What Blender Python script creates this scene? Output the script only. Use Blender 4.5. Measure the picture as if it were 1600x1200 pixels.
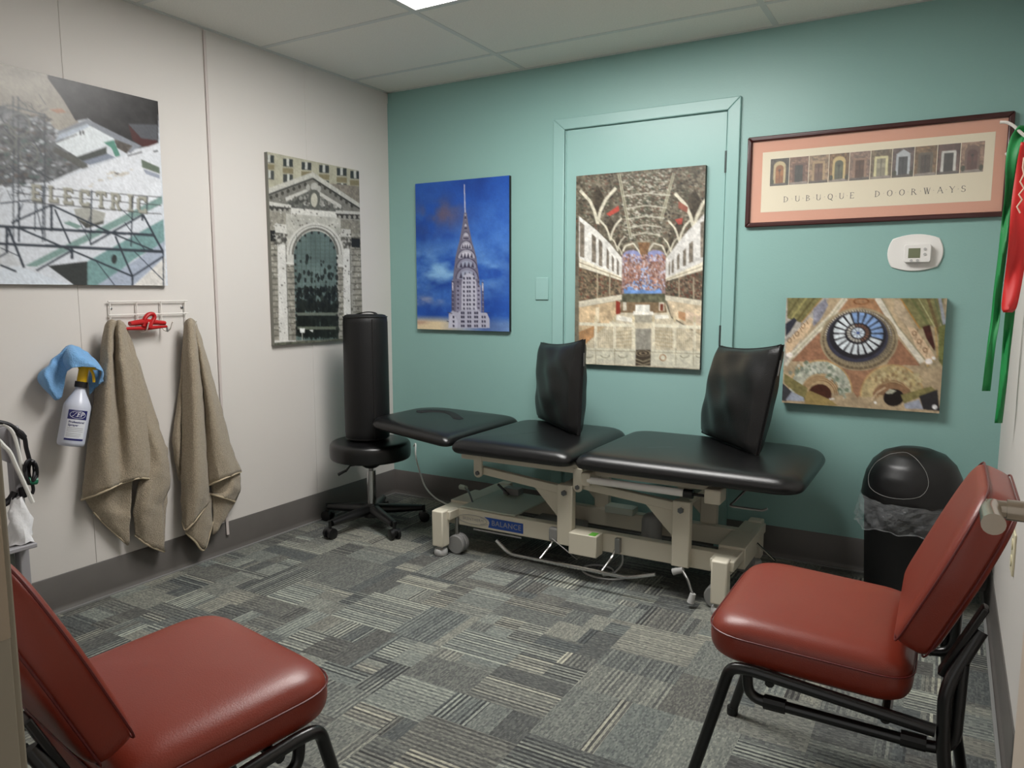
import bpy, math, random
import numpy as np
from mathutils import Vector, Matrix

random.seed(7); rng = np.random.default_rng(11)
SC = bpy.context.scene; COL = SC.collection
for o in list(bpy.data.objects): bpy.data.objects.remove(o)

# ------------------------------------------------------------------ camera, world, lights, exposure
CAM = np.array([2.8235, -3.4383, 1.1879]); YAW, PITCH, FPX = -0.5285, -0.1208, 1170.85
_f = np.array([math.sin(YAW)*math.cos(PITCH), math.cos(YAW)*math.cos(PITCH), math.sin(PITCH)])
_r = np.array([math.cos(YAW), -math.sin(YAW), 0.0]); _u = np.cross(_r, _f)
cam_d = bpy.data.cameras.new('camera'); cam = bpy.data.objects.new('camera', cam_d); COL.objects.link(cam)
cam_d.sensor_width = 36; cam_d.lens = FPX/1600*36; cam_d.clip_start = 0.02
cam.matrix_world = Matrix(((_r[0], _u[0], -_f[0], CAM[0]), (_r[1], _u[1], -_f[1], CAM[1]), (_r[2], _u[2], -_f[2], CAM[2]), (0, 0, 0, 1)))
SC.camera = cam
W = bpy.data.worlds.new('world'); SC.world = W; W.use_nodes = True
W.node_tree.nodes['Background'].inputs[0].default_value = (1.0, 0.985, 0.96, 1)
W.node_tree.nodes['Background'].inputs[1].default_value = 0.25      # dim corridor light that enters by the open door
SC.view_settings.view_transform = 'Standard'; SC.view_settings.look = 'None'
SC.view_settings.gamma = 1; SC.view_settings.use_curve_mapping = False
SC.view_settings.exposure = 1.28
LAMP = 11.0                                                          # emission of the fluorescent diffuser

def ray(px, py): return _r*((px-800)/FPX) - _u*((py-600)/FPX) + _f
def at(px, py, ax, v):
    d = ray(px, py); t = (v-CAM[ax])/d[ax]; return CAM+t*d

# ------------------------------------------------------------------ helpers
def lin(c): return tuple((v/255/12.92 if v/255 <= .04045 else ((v/255+.055)/1.055)**2.4) for v in c)
MATS = {}
def mat(name, rgb, rough=.5, metal=0, spec=.5, noise=None, bump=None, emit=None, coat=0, sheen=0):
    """noise=(scale, amount) varies the colour, bump=(scale, strength) gives fine relief"""
    if name in MATS: return MATS[name]
    m = bpy.data.materials.new(name); m.use_nodes = True; nt = m.node_tree; b = nt.nodes['Principled BSDF']
    c = lin(rgb)+(1,)
    b.inputs['Base Color'].default_value = c; b.inputs['Roughness'].default_value = rough
    b.inputs['Metallic'].default_value = metal; b.inputs['Specular IOR Level'].default_value = spec
    b.inputs['Coat Weight'].default_value = coat; b.inputs['Sheen Weight'].default_value = sheen
    tc = nt.nodes.new('ShaderNodeTexCoord')
    if noise:
        n = nt.nodes.new('ShaderNodeTexNoise'); n.inputs['Scale'].default_value = noise[0]; n.inputs['Detail'].default_value = 4
        nt.links.new(tc.outputs['Object'], n.inputs['Vector'])
        mx = nt.nodes.new('ShaderNodeMix'); mx.data_type = 'RGBA'
        mx.inputs['A'].default_value = tuple(v*(1-noise[1]) for v in c[:3])+(1,)
        mx.inputs['B'].default_value = tuple(min(1, v*(1+noise[1])) for v in c[:3])+(1,)
        nt.links.new(n.outputs['Fac'], mx.inputs['Factor']); nt.links.new(mx.outputs['Result'], b.inputs['Base Color'])
    if bump:
        n = nt.nodes.new('ShaderNodeTexNoise'); n.inputs['Scale'].default_value = bump[0]; n.inputs['Detail'].default_value = 3
        nt.links.new(tc.outputs['Object'], n.inputs['Vector'])
        bp = nt.nodes.new('ShaderNodeBump'); bp.inputs['Strength'].default_value = bump[1]; bp.inputs['Distance'].default_value = .004
        nt.links.new(n.outputs['Fac'], bp.inputs['Height']); nt.links.new(bp.outputs['Normal'], b.inputs['Normal'])
    if emit:
        b.inputs['Emission Color'].default_value = lin(emit[0])+(1,); b.inputs['Emission Strength'].default_value = emit[1]
    MATS[name] = m; return m

def glassy(name, rgb, refl=.5, tint=1.0, rough=.05, bump=None):
    """thin clear sheet: mostly see-through, with a gloss by fresnel"""
    m = bpy.data.materials.new(name); m.use_nodes = True; nt = m.node_tree; nt.nodes.clear()
    out = nt.nodes.new('ShaderNodeOutputMaterial'); mx = nt.nodes.new('ShaderNodeMixShader')
    t = nt.nodes.new('ShaderNodeBsdfTransparent'); t.inputs[0].default_value = (tint, tint, tint, 1)
    p = nt.nodes.new('ShaderNodeBsdfPrincipled'); p.inputs['Base Color'].default_value = lin(rgb)+(1,); p.inputs['Roughness'].default_value = rough
    if bump:
        tc = nt.nodes.new('ShaderNodeTexCoord'); n = nt.nodes.new('ShaderNodeTexNoise'); n.inputs['Scale'].default_value = bump[0]
        nt.links.new(tc.outputs['Object'], n.inputs['Vector'])
        bp = nt.nodes.new('ShaderNodeBump'); bp.inputs['Strength'].default_value = bump[1]; bp.inputs['Distance'].default_value = .01
        nt.links.new(n.outputs['Fac'], bp.inputs['Height']); nt.links.new(bp.outputs['Normal'], p.inputs['Normal'])
    mx.inputs[0].default_value = refl
    nt.links.new(t.outputs[0], mx.inputs[1]); nt.links.new(p.outputs[0], mx.inputs[2]); nt.links.new(mx.outputs[0], out.inputs[0])
    MATS[name] = m; return m

POSE = {}
def tag(o, label=None, cat=None, group=None, kind=None):
    if label: o['label'] = label
    if cat: o['category'] = cat
    if group: o['group'] = group
    if kind: o['kind'] = kind
    return o
def thing(name, label, cat, loc=(0, 0, 0), rz=0, group=None):
    o = bpy.data.objects.new(name, None); COL.objects.link(o); o.location = loc; o.rotation_euler = (0, 0, rz)
    o.empty_display_size = .05
    POSE[o.name] = Matrix.Translation(loc) @ Matrix.Rotation(rz, 4, 'Z')
    return tag(o, label, cat, group)

def fillet(pts, r, n=5):
    P = [Vector(p) for p in pts]; out = [P[0]]
    for i in range(1, len(P)-1):
        a, b, c = P[i-1], P[i], P[i+1]; u = (a-b); v = (c-b); k = min(r, u.length*.48, v.length*.48)
        p0 = b+u.normalized()*k; p1 = b+v.normalized()*k
        for j in range(n+1):
            t = j/n; out.append(p0*(1-t)**2+b*2*t*(1-t)+p1*t*t)
    out.append(P[-1]); return out
def catmull(pts, n=8):
    P = [np.array(p, float) for p in pts]; P = [2*P[0]-P[1]]+P+[2*P[-1]-P[-2]]; out = []
    for i in range(1, len(P)-2):
        for j in range(n):
            t = j/n; a, b, c, d = P[i-1:i+3]
            out.append(.5*((2*b)+(c-a)*t+(2*a-5*b+4*c-d)*t*t+(3*b-a-3*c+d)*t**3))
    out.append(P[-2]); return out
def rrect(hx, hy, r, n=6, cx=0, cy=0):
    out = []
    for sx, sy, a0 in ((1, 1, 0), (-1, 1, 90), (-1, -1, 180), (1, -1, 270)):
        for j in range(n+1):
            a = math.radians(a0+90*j/n); out.append((cx+sx*(hx-r)+r*math.cos(a), cy+sy*(hy-r)+r*math.sin(a)))
    return out
def rpoly(pts, r, n=6):
    P = [Vector((p[0], p[1], 0)) for p in pts]; out = []
    rs = r if isinstance(r, (list, tuple)) else [r]*len(P)
    for i in range(len(P)):
        a, b, c = P[i-1], P[i], P[(i+1) % len(P)]; u = a-b; v = c-b; k = min(rs[i], u.length*.48, v.length*.48)
        p0 = b+u.normalized()*k; p1 = b+v.normalized()*k
        for j in range(n+1):
            t = j/n; q = p0*(1-t)**2+b*2*t*(1-t)+p1*t*t; out.append((q.x, q.y))
    return out

class MB:
    def __init__(s): s.v = []; s.f = []
    def add(s, vs, fs):
        k = len(s.v); s.v += [tuple(map(float, v)) for v in vs]; s.f += [tuple(i+k for i in f) for f in fs]; return s
    def box(s, a, b):
        x0, y0, z0 = [min(p, q) for p, q in zip(a, b)]; x1, y1, z1 = [max(p, q) for p, q in zip(a, b)]
        return s.add([(x0, y0, z0), (x1, y0, z0), (x1, y1, z0), (x0, y1, z0), (x0, y0, z1), (x1, y0, z1), (x1, y1, z1), (x0, y1, z1)],
                     [(0, 3, 2, 1), (4, 5, 6, 7), (0, 1, 5, 4), (1, 2, 6, 5), (2, 3, 7, 6), (3, 0, 4, 7)])
    def tube(s, path, r, n=10, cap=True, flat=1.0, up=None):
        P = [Vector(p) for p in path]; rs = r if isinstance(r, (list, tuple)) else [r]*len(P)
        t0 = (P[1]-P[0]).normalized(); ref = Vector(up) if up else (Vector((0, 0, 1)) if abs(t0.z) < .9 else Vector((1, 0, 0)))
        nn = (ref-t0*ref.dot(t0)).normalized(); vs = []; m = len(P)
        for i in range(m):
            t = (P[min(i+1, m-1)]-P[max(i-1, 0)]).normalized(); nn = (nn-t*nn.dot(t)).normalized(); bb = t.cross(nn)
            for j in range(n):
                a = 2*math.pi*j/n; vs.append(P[i]+(nn*math.cos(a)*flat+bb*math.sin(a))*rs[i])
        fs = [(i*n+j, i*n+(j+1) % n, (i+1)*n+(j+1) % n, (i+1)*n+j) for i in range(m-1) for j in range(n)]
        if cap: fs += [tuple(range(n-1, -1, -1)), tuple((m-1)*n+j for j in range(n))]
        return s.add(vs, fs)
    def cyl(s, p0, p1, r0, r1=None, n=20): 
        P = [Vector(p0), Vector(p1)]; return s.tube(P, [r0, r0 if r1 is None else r1], n)
    def lathe(s, prof, n=32, c=(0, 0), sx=1, sy=1):
        vs = []; m = len(prof)
        for (r, z) in prof:
            for j in range(n):
                a = 2*math.pi*j/n; vs.append((c[0]+sx*r*math.cos(a), c[1]+sy*r*math.sin(a), z))
        fs = [(i*n+j, i*n+(j+1) % n, (i+1)*n+(j+1) % n, (i+1)*n+j) for i in range(m-1) for j in range(n)]
        if prof[0][0] > 1e-6: fs.append(tuple(range(n-1, -1, -1)))
        if prof[-1][0] > 1e-6: fs.append(tuple((m-1)*n+j for j in range(n)))
        return s.add(vs, fs)
    def pad(s, outline, rings, crown=None):
        """upholstered pad: outline in plan, rings = (inset, z) from the bottom up"""
        O = np.array(outline); c = (O.max(0)+O.min(0))/2; h = (O.max(0)-O.min(0))/2; vs = []; n = len(O)
        for (i, z) in rings:
            q = c+(O-c)*(1-np.minimum(i, h*.98)/h); vs += [(p[0], p[1], z) for p in q]
        m = len(rings)
        fs = [(i*n+j, i*n+(j+1) % n, (i+1)*n+(j+1) % n, (i+1)*n+j) for i in range(m-1) for j in range(n)]
        fs += [tuple(range(n-1, -1, -1)), tuple((m-1)*n+j for j in range(n))]
        return s.add(vs, fs)
    def prism(s, poly, d0, d1, plane='xz'):
        """polygon extruded: plane 'xz' extrudes along y, 'yz' along x, 'xy' along z"""
        f = {'xz': lambda p, d: (p[0], d, p[1]), 'yz': lambda p, d: (d, p[0], p[1]), 'xy': lambda p, d: (p[0], p[1], d)}[plane]
        n = len(poly); vs = [f(p, d0) for p in poly]+[f(p, d1) for p in poly]
        return s.add(vs, [tuple(range(n)), tuple(range(2*n-1, n-1, -1))]+[(i, i+n, (i+1) % n+n, (i+1) % n) for i in range(n)])
    def grid(s, P):
        """P[i][j] -> point"""
        m, n = len(P), len(P[0])
        return s.add([p for row in P for p in row], [(i*n+j, (i+1)*n+j, (i+1)*n+j+1, i*n+j+1) for i in range(m-1) for j in range(n-1)])
    def xf(s, M): s.v = [tuple(M @ Vector(v)) for v in s.v]; return s
    def build(s, name, m, parent=None, world=False, bev=0, smooth=35, sub=0, solid=0, label=None, kind=None):
        V = [Vector(v) for v in s.v]
        if world and parent is not None:
            I = POSE[parent.name].inverted() if parent.name in POSE else Matrix.Identity(4)
            V = [I @ v for v in V]
        me = bpy.data.meshes.new(name); me.from_pydata([tuple(v) for v in V], [], s.f); me.update()
        import bmesh
        bm = bmesh.new(); bm.from_mesh(me); bmesh.ops.recalc_face_normals(bm, faces=bm.faces); bm.to_mesh(me); bm.free()
        if smooth:
            me.shade_smooth(); me.set_sharp_from_angle(angle=math.radians(smooth))
        o = bpy.data.objects.new(name, me); COL.objects.link(o); me.materials.append(MATS[m] if isinstance(m, str) else m)
        if parent is not None:
            o.parent = parent
            if parent.name in POSE: POSE[o.name] = POSE[parent.name]
        if solid:
            md = o.modifiers.new('solid', 'SOLIDIFY'); md.thickness = solid; md.offset = 0
        if bev:
            md = o.modifiers.new('bevel', 'BEVEL'); md.width = bev; md.segments = 2; md.limit_method = 'ANGLE'; md.angle_limit = math.radians(50); md.harden_normals = False
        if sub:
            md = o.modifiers.new('sub', 'SUBSURF'); md.levels = sub; md.render_levels = sub
        tag(o, label=label, kind=kind); return o
def boxm(a, b): return MB().box(a, b)

def text_mesh(name, body, size, m, parent, M, extrude=0.0002, spacing=1.0, bold=0):
    cu = bpy.data.curves.new(name, 'FONT'); cu.body = body; cu.size = size; cu.extrude = extrude; cu.space_character = spacing
    cu.align_x = 'CENTER'; cu.align_y = 'CENTER'; cu.offset = bold; cu.resolution_u = 3
    t = bpy.data.objects.new(name, cu); COL.objects.link(t)
    dg = bpy.context.evaluated_depsgraph_get(); me = bpy.data.meshes.new_from_object(t.evaluated_get(dg))
    bpy.data.objects.remove(t); me.name = name
    I = POSE[parent.name].inverted() if parent is not None and parent.name in POSE else Matrix.Identity(4)
    me.transform(I @ M); me.materials.clear(); me.materials.append(MATS[m])
    o = bpy.data.objects.new(name, me); COL.objects.link(o); o.parent = parent
    return o
# a frame whose x runs along 'right', y along 'up', z out of the surface
def surf(loc, right, up):
    r = Vector(right).normalized(); u = Vector(up).normalized(); n = r.cross(u)
    return Matrix(((r.x, u.x, n.x, loc[0]), (r.y, u.y, n.y, loc[1]), (r.z, u.z, n.z, loc[2]), (0, 0, 0, 1)))

# ------------------------------------------------------------------ materials
mat('wall_white', (210, 205, 200), .6, noise=(3, .02), bump=(180, .04))
mat('wall_teal', (138, 177, 171), .42, noise=(2.5, .025), bump=(120, .10))
mat('teal_gloss', (144, 182, 177), .35, noise=(3, .02), bump=(90, .05))
mat('vinyl_base', (92, 88, 85), .45, noise=(14, .10))
mat('carpet_edge', (128, 128, 126), .9)
mat('tile', (232, 230, 222), .9, noise=(160, .10), bump=(240, .35))
mat('tbar', (208, 210, 206), .5)
mat('trim_pale', (196, 186, 182), .5)
mat('white_paint', (212, 210, 204), .4)
mat('black_vinyl', (13, 13, 14), .31, spec=.55, bump=(420, .12))
mat('black_leather', (15, 15, 15), .38, spec=.5, bump=(260, .25), noise=(9, .12))
mat('black_vinyl_dull', (13, 13, 14), .52, spec=.4, bump=(300, .2), noise=(7, .2))
mat('black_fabric', (14, 14, 15), .85)
mat('black_plastic', (10, 10, 11), .38, bump=(500, .06))
mat('black_matte', (11, 11, 12), .6)
mat('black_steel', (10, 10, 11), .28, spec=.6)
mat('chrome', (205, 205, 205), .16, 1)
mat('steel', (150, 150, 148), .32, 1)
mat('hinge_dark', (74, 84, 82), .4, .6)
mat('nickel', (176, 168, 156), .26, 1)
mat('cream', (198, 192, 174), .42, noise=(6, .04))
mat('cream_light', (210, 204, 186), .4, noise=(6, .03))
mat('cover_grey', (172, 180, 166), .5, noise=(8, .05))
mat('grey_plastic', (132, 132, 130), .5)
mat('light_grey', (178, 178, 176), .5)
mat('bolt', (120, 122, 124), .3, 1)
mat('white_plastic', (230, 228, 224), .4)
mat('lcd', (112, 118, 92), .3)
mat('lcd_digit', (52, 56, 44), .5)
mat('red_vinyl', (126, 48, 33), .36, spec=.5, bump=(380, .10), noise=(5, .05))
mat('red_piping', (92, 28, 26), .4)
mat('towel', (156, 143, 123), .95, noise=(150, .45), bump=(260, 1.0), sheen=.2)
mat('towel_hem', (186, 171, 145), .9, noise=(300, .15))
mat('blue_cloth', (116, 166, 214), .9, noise=(160, .2), bump=(220, .9), sheen=.2)
mat('white_wire', (226, 222, 216), .35)
mat('clip_red', (176, 22, 26), .35)
mat('yellow', (236, 190, 20), .4)
mat('navy', (32, 34, 96), .4)
mat('bottle', (196, 200, 214), .3, noise=(12, .05))
mat('label_white', (214, 216, 222), .5)
mat('cart_grey', (152, 150, 154), .45)
mat('cart_bin', (120, 126, 120), .5)
mat('cable_white', (226, 225, 220), .5)
mat('cable_black', (18, 15, 20), .5)
mat('green_tie', (22, 110, 78), .5)
mat('tissue', (226, 226, 228), .9, bump=(60, .5))
mat('band_green', (14, 128, 62), .55, noise=(7, .16))
mat('band_red', (196, 30, 28), .5, noise=(5, .12))
mat('zigzag', (226, 200, 178), .6)
mat('frame_wood', (62, 26, 24), .3, coat=.3, noise=(12, .25))
mat('mat_pink', (212, 152, 124), .85)
mat('sheet', (226, 216, 190), .8)
mat('ink', (84, 80, 76), .8)
mat('canvas_black', (20, 20, 22), .6)
mat('canvas_pale', (128, 128, 120), .7)
mat('canvas_side', (70, 74, 66), .7)
mat('outlet', (214, 206, 176), .4)
mat('badge_blue', (26, 66, 140), .35)
mat('badge_grey', (140, 140, 138), .4)
mat('sticker_green', (96, 170, 60), .5)
mat('door_face', (206, 192, 176), .45, noise=(4, .04))
mat('jamb', (140, 132, 116), .5)
glassy('pane', (255, 255, 255), .06, 1.0, .03)
glassy('bag', (215, 218, 220), .12, .98, .08, bump=(34, 1.8))
m = mat('diffuser', (240, 240, 236), .5, emit=((255, 253, 250), LAMP))

# ------------------------------------------------------------------ setting
RW, RD, RH, BB = 3.0165, 3.10, 2.306, 0.142     # width, depth, ceiling height, baseboard height
def struct(o): o['kind'] = 'structure'; return o

# carpet: rectangular blocks of stripes woven into the tiles, kept as faces with their own direction and tone
def carpet():
    V, Fc, D, T, K, S = [], [], [], [], [], []
    def leaf(x0, x1, y0, y1, d):
        n = int(rng.choice([1, 2, 3], p=[.45, .35, .20])); L0, L1 = (y0, y1) if d == 0 else (x0, x1)
        cuts = [L0]+sorted(L0+(L1-L0)*rng.uniform(.15, .85, n-1))+[L1]
        for a, b in zip(cuts[:-1], cuts[1:]):
            q = (x0, x1, a, b) if d == 0 else (a, b, y0, y1)
            k = len(V); V.extend([(q[0], q[2], 0), (q[1], q[2], 0), (q[1], q[3], 0), (q[0], q[3], 0)]); Fc.append((k, k+1, k+2, k+3))
            D.append(float(d)); T.append(float(rng.choice([.24, .34, .44, .52], p=[.26, .26, .28, .20]))); K.append(float(rng.choice([.06, .22, .52], p=[.34, .34, .32]))); S.append(float(rng.random()))
    def split(x0, x1, y0, y1, ax, dep):
        w, h = x1-x0, y1-y0
        big = max(w, h)
        if big < .15 or (big < .30 and rng.random() < .40) or w*h < .009:
            d = 0 if w > h*1.15 else 1 if h > w*1.15 else int(rng.random() < .5)
            if rng.random() < .25: d = 1-d
            leaf(x0, x1, y0, y1, d); return
        c = rng.uniform(.3, .7)
        if w > h*.85 and (w > h*1.2 or ax): split(x0, x0+w*c, y0, y1, 0, dep+1); split(x0+w*c, x1, y0, y1, 0, dep+1)
        else: split(x0, x1, y0, y0+h*c, 1, dep+1); split(x0, x1, y0+h*c, y1, 1, dep+1)
    for i in range(7):
        for j in range(9): split(-.1+i*.5, .4+i*.5, .02-(j+1)*.5, .02-j*.5, int(rng.random() < .5), 0)
    me = bpy.data.meshes.new('floor'); me.from_pydata(V, [], Fc)
    for nm, vals in (('stripe_dir', D), ('tone', T), ('contrast', K), ('seed', S)):
        a = me.attributes.new(nm, 'FLOAT', 'FACE'); a.data.foreach_set('value', vals)
    o = bpy.data.objects.new('floor', me); COL.objects.link(o)
    m = bpy.data.materials.new('carpet'); m.use_nodes = True; nt = m.node_tree; N = nt.nodes; L = nt.links; b = N['Principled BSDF']
    b.inputs['Roughness'].default_value = .95; b.inputs['Specular IOR Level'].default_value = .15
    def attr(n): a = N.new('ShaderNodeAttribute'); a.attribute_name = n; return a.outputs['Fac']
    def math_(op, a, b2=None, c=None):
        n = N.new('ShaderNodeMath'); n.operation = op
        for i, q in enumerate((a, b2, c)):
            if q is None: continue
            if isinstance(q, (int, float)): n.inputs[i].default_value = q
            else: L.new(q, n.inputs[i])
        return n.outputs[0]
    g = N.new('ShaderNodeNewGeometry'); sp = N.new('ShaderNodeSeparateXYZ'); L.new(g.outputs['Position'], sp.inputs[0])
    d, tone, con, seed = attr('stripe_dir'), attr('tone'), attr('contrast'), attr('seed')
    inv = math_('SUBTRACT', 1, d)
    perp = math_('ADD', math_('MULTIPLY', sp.outputs[0], d), math_('MULTIPLY', sp.outputs[1], inv))
    alng = math_('ADD', math_('MULTIPLY', sp.outputs[1], d), math_('MULTIPLY', sp.outputs[0], inv))
    sid = math_('FLOOR', math_('DIVIDE', perp, .0080))
    wn = N.new('ShaderNodeTexWhiteNoise'); wn.noise_dimensions = '2D'; cb = N.new('ShaderNodeCombineXYZ')
    L.new(sid, cb.inputs[0]); L.new(math_('MULTIPLY', seed, 91.7), cb.inputs[1]); L.new(cb.outputs[0], wn.inputs['Vector'])
    # loops along each stripe
    wn2 = N.new('ShaderNodeTexWhiteNoise'); wn2.noise_dimensions = '2D'; cb2 = N.new('ShaderNodeCombineXYZ')
    L.new(math_('FLOOR', math_('DIVIDE', alng, .009)), cb2.inputs[0]); L.new(math_('FLOOR', math_('DIVIDE', perp, .0042)), cb2.inputs[1]); L.new(cb2.outputs[0], wn2.inputs['Vector'])
    alt = math_('SUBTRACT', math_('MODULO', math_('ABSOLUTE', sid), 2), .5)
    v = math_('ADD', tone, math_('MULTIPLY', con, math_('ADD', math_('MULTIPLY', alt, .75), math_('MULTIPLY', math_('SUBTRACT', wn.outputs['Value'], .5), .75))))
    v = math_('ADD', v, math_('MULTIPLY', math_('SUBTRACT', wn2.outputs['Value'], .5), .26))
    cr = N.new('ShaderNodeValToRGB'); e = cr.color_ramp.elements
    e[0].position = 0; e[0].color = lin((62, 62, 63))+(1,); e[1].position = 1; e[1].color = lin((186, 185, 170))+(1,)
    q = e.new(.3); q.color = lin((92, 93, 92))+(1,); q = e.new(.55); q.color = lin((126, 127, 121))+(1,)
    L.new(v, cr.inputs[0])
    mx = N.new('ShaderNodeMix'); mx.data_type = 'RGBA'; mx.blend_type = 'MULTIPLY'
    hr = N.new('ShaderNodeValToRGB'); h = hr.color_ramp.elements; h[0].color = (.92, .99, 1.0, 1); h[1].color = (1, .98, .93, 1)
    L.new(math_('FRACT', math_('MULTIPLY', seed, 17.3)), hr.inputs[0])
    mx.inputs['Factor'].default_value = 1; L.new(cr.outputs[0], mx.inputs['A']); L.new(hr.outputs[0], mx.inputs['B'])
    L.new(mx.outputs['Result'], b.inputs['Base Color'])
    bp = N.new('ShaderNodeBump'); bp.inputs['Strength'].default_value = .35; bp.inputs['Distance'].default_value = .003
    L.new(wn2.outputs['Value'], bp.inputs['Height']); L.new(bp.outputs['Normal'], b.inputs['Normal'])
    me.materials.append(m); return struct(o)
carpet()

# walls; the left one is made of wall panels with fine joints
wl = struct(boxm((-.12, -RD-.12, 0), (-.012, .1, RH+.1)).build('wall_left', 'wall_white'))
ys = [0.0, -.633, -1.209, -1.82, -2.43, -RD]
for a, b in zip(ys[:-1], ys[1:]):
    boxm((-.012, b+.0004, .0), (0, a-(.0004 if a else 0), RH+.05)).build('wall_panel', 'wall_white', wl, bev=.0012)
struct(boxm((-.12, 0, 0), (RW+.12, .1, RH+.1)).build('wall_back', 'wall_teal'))
struct(boxm((RW, -RD-.12, 0), (RW+.12, .1, RH+.1)).build('wall_right', 'wall_white'))
DX0, DX1 = 2.075, 2.925
wf = MB(); wf.box((-.12, -RD-.12, 0), (DX0-.02, -RD, RH+.1)); wf.box((DX1+.02, -RD-.12, 0), (RW+.12, -RD, RH+.1)); wf.box((DX0-.02, -RD-.12, 2.05), (DX1+.02, -RD, RH+.1))
struct(wf.build('wall_front', 'wall_white'))
# baseboards: vinyl cove with a thin carpet edge strip at the foot
def base(name, a, b, nrm):
    a = Vector(a); b = Vector(b); n = Vector(nrm); prof = [(0, 0), (.016, 0), (.015, .004), (.008, .012), (.0055, .024), (.005, BB-.003), (.003, BB), (0, BB)]
    vs = [(p+n*d+Vector((0, 0, z))) for p in (a, b) for d, z in prof]; k = len(prof)
    mb = MB().add(vs, [(i, (i+1) % k, k+(i+1) % k, k+i) for i in range(k)]+[tuple(range(k)), tuple(range(2*k-1, k-1, -1))])
    o = struct(mb.build(name, 'vinyl_base'))
    e = MB(); p0 = a+n*.0155; p1 = b+n*.0155
    vs = [p0, p1, p1+n*.009, p0+n*.009]; e.add([tuple(v+Vector((0, 0, z))) for z in (.0005, .006) for v in vs], [(0, 1, 2, 3), (4, 7, 6, 5), (0, 4, 5, 1), (1, 5, 6, 2), (2, 6, 7, 3), (3, 7, 4, 0)])
    e.build('edge_strip', 'carpet_edge', o); return o
base('baseboard_left', (0, -RD, 0), (0, 0, 0), (1, 0, 0))
base('baseboard_back', (0, 0, 0), (RW, 0, 0), (0, -1, 0))
base('baseboard_right', (RW, -RD, 0), (RW, 0, 0), (-1, 0, 0))
base('baseboard_front', (0, -RD, 0), (DX0-.06, -RD, 0), (0, 1, 0))
# corner strip down the panel joint on the left wall, loose at its foot
struct(MB().tube([(.004, -1.209, RH-.01), (.004, -1.210, .6), (.006, -1.212, .2), (.012, -1.214, .085)], .0075, 8, flat=.55, up=(1, 0, 0)).build('trim_1', 'trim_pale'))
struct(boxm((0, -.020, 2.25), (.003, 0, RH)).build('trim_2', 'wall_white'))
# suspended ceiling: tiles lying on a metal grid
ce = struct(boxm((-.12, -RD-.12, RH+.06), (RW+.12, .1, RH+.12)).build('ceiling', 'tbar'))
GX = [0, .893, 2.113, RW]; GY = [0, -.29, -.907, -1.517, -2.127, -2.737, -RD]; LC = (1, 2)
for i in range(3):
    for j in range(6):
        if (i, j) in ((1, 2),): continue
        boxm((GX[i]+.002, GY[j+1]+.002, RH+.001), (GX[i+1]-.002, GY[j]-.002, RH+.016)).build('ceiling_tile', 'tile', ce)
for x in GX[1:-1]: boxm((x-.012, -RD, RH-.0015), (x+.012, 0, RH+.03)).build('grid_bar', 'tbar', ce)
for y in GY[1:-1]: boxm((0, y-.012, RH-.001), (RW, y+.012, RH+.029)).build('grid_bar', 'tbar', ce)
for a, b in (((0, -RD, RH-.002), (.02, 0, RH+.02)), ((0, -.02, RH-.002), (RW, 0, RH+.02)), ((RW-.02, -RD, RH-.002), (RW, 0, RH+.02))):
    boxm(a, b).build('wall_angle', 'tbar', ce)
# fluorescent troffer
lt = thing('ceiling_light', 'recessed fluorescent ceiling panel with a glowing white diffuser', 'light', ((GX[1]+GX[2])/2, (GY[2]+GY[3])/2, RH))
x0, x1, y0, y1 = GX[1]+.012, GX[2]-.012, GY[3]+.012, GY[2]-.012
boxm((x0+.01, y0+.01, RH+.001), (x1-.01, y1-.01, RH+.006)).build('diffuser', 'diffuser', lt, world=True)
fr = MB(); fr.box((x0, y0, RH-.003), (x1, y0+.01, RH+.05)); fr.box((x0, y1-.01, RH-.003), (x1, y1, RH+.05)); fr.box((x0, y0+.01, RH-.003), (x0+.01, y1-.01, RH+.05)); fr.box((x1-.01, y0+.01, RH-.003), (x1, y1-.01, RH+.05))
fr.build('frame', 'white_paint', lt, world=True)
boxm((x0, y0, RH+.05), (x1, y1, RH+.055)).build('housing', 'white_paint', lt, world=True)

# painted-over door in the back wall
dr = struct(boxm((1.130, -.006, .012), (1.918, .0, 1.982)).build('door_1', 'teal_gloss', bev=.001))
def casing(name, pts, d): return MB().prism(pts, -d, 0, 'xz').build(name, 'teal_gloss', dr, bev=.004)
co, ci, ct, cit = (1.062, 1.978), (1.124, 1.922), 2.040, 1.986
casing('casing', [(co[0], .0), (ci[0], .0), (ci[0], cit), (co[0], ct)], .017)
casing('casing', [(ci[1], .0), (co[1], .0), (co[1], ct), (ci[1], cit)], .017)
casing('casing', [(co[0], ct), (ci[0], cit), (ci[1], cit), (co[1], ct)], .017)
for a, b in ((1.128, 1.133), ): boxm((a, -.011, 0), (b, -.006, 1.982)).build('door_stop', 'teal_gloss', dr)
for z in (1.765, .995, .25):
    h = MB().cyl((1.9205, -.013, z-.047), (1.9205, -.013, z+.047), .0058, n=12)
    for k in (-.028, .0, .028): h.cyl((1.9205, -.013, z+k-.001), (1.9205, -.013, z+k+.001), .0063, n=12)
    h.build('hinge', 'hinge_dark', dr, label='dull metal hinge knuckle')
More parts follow.
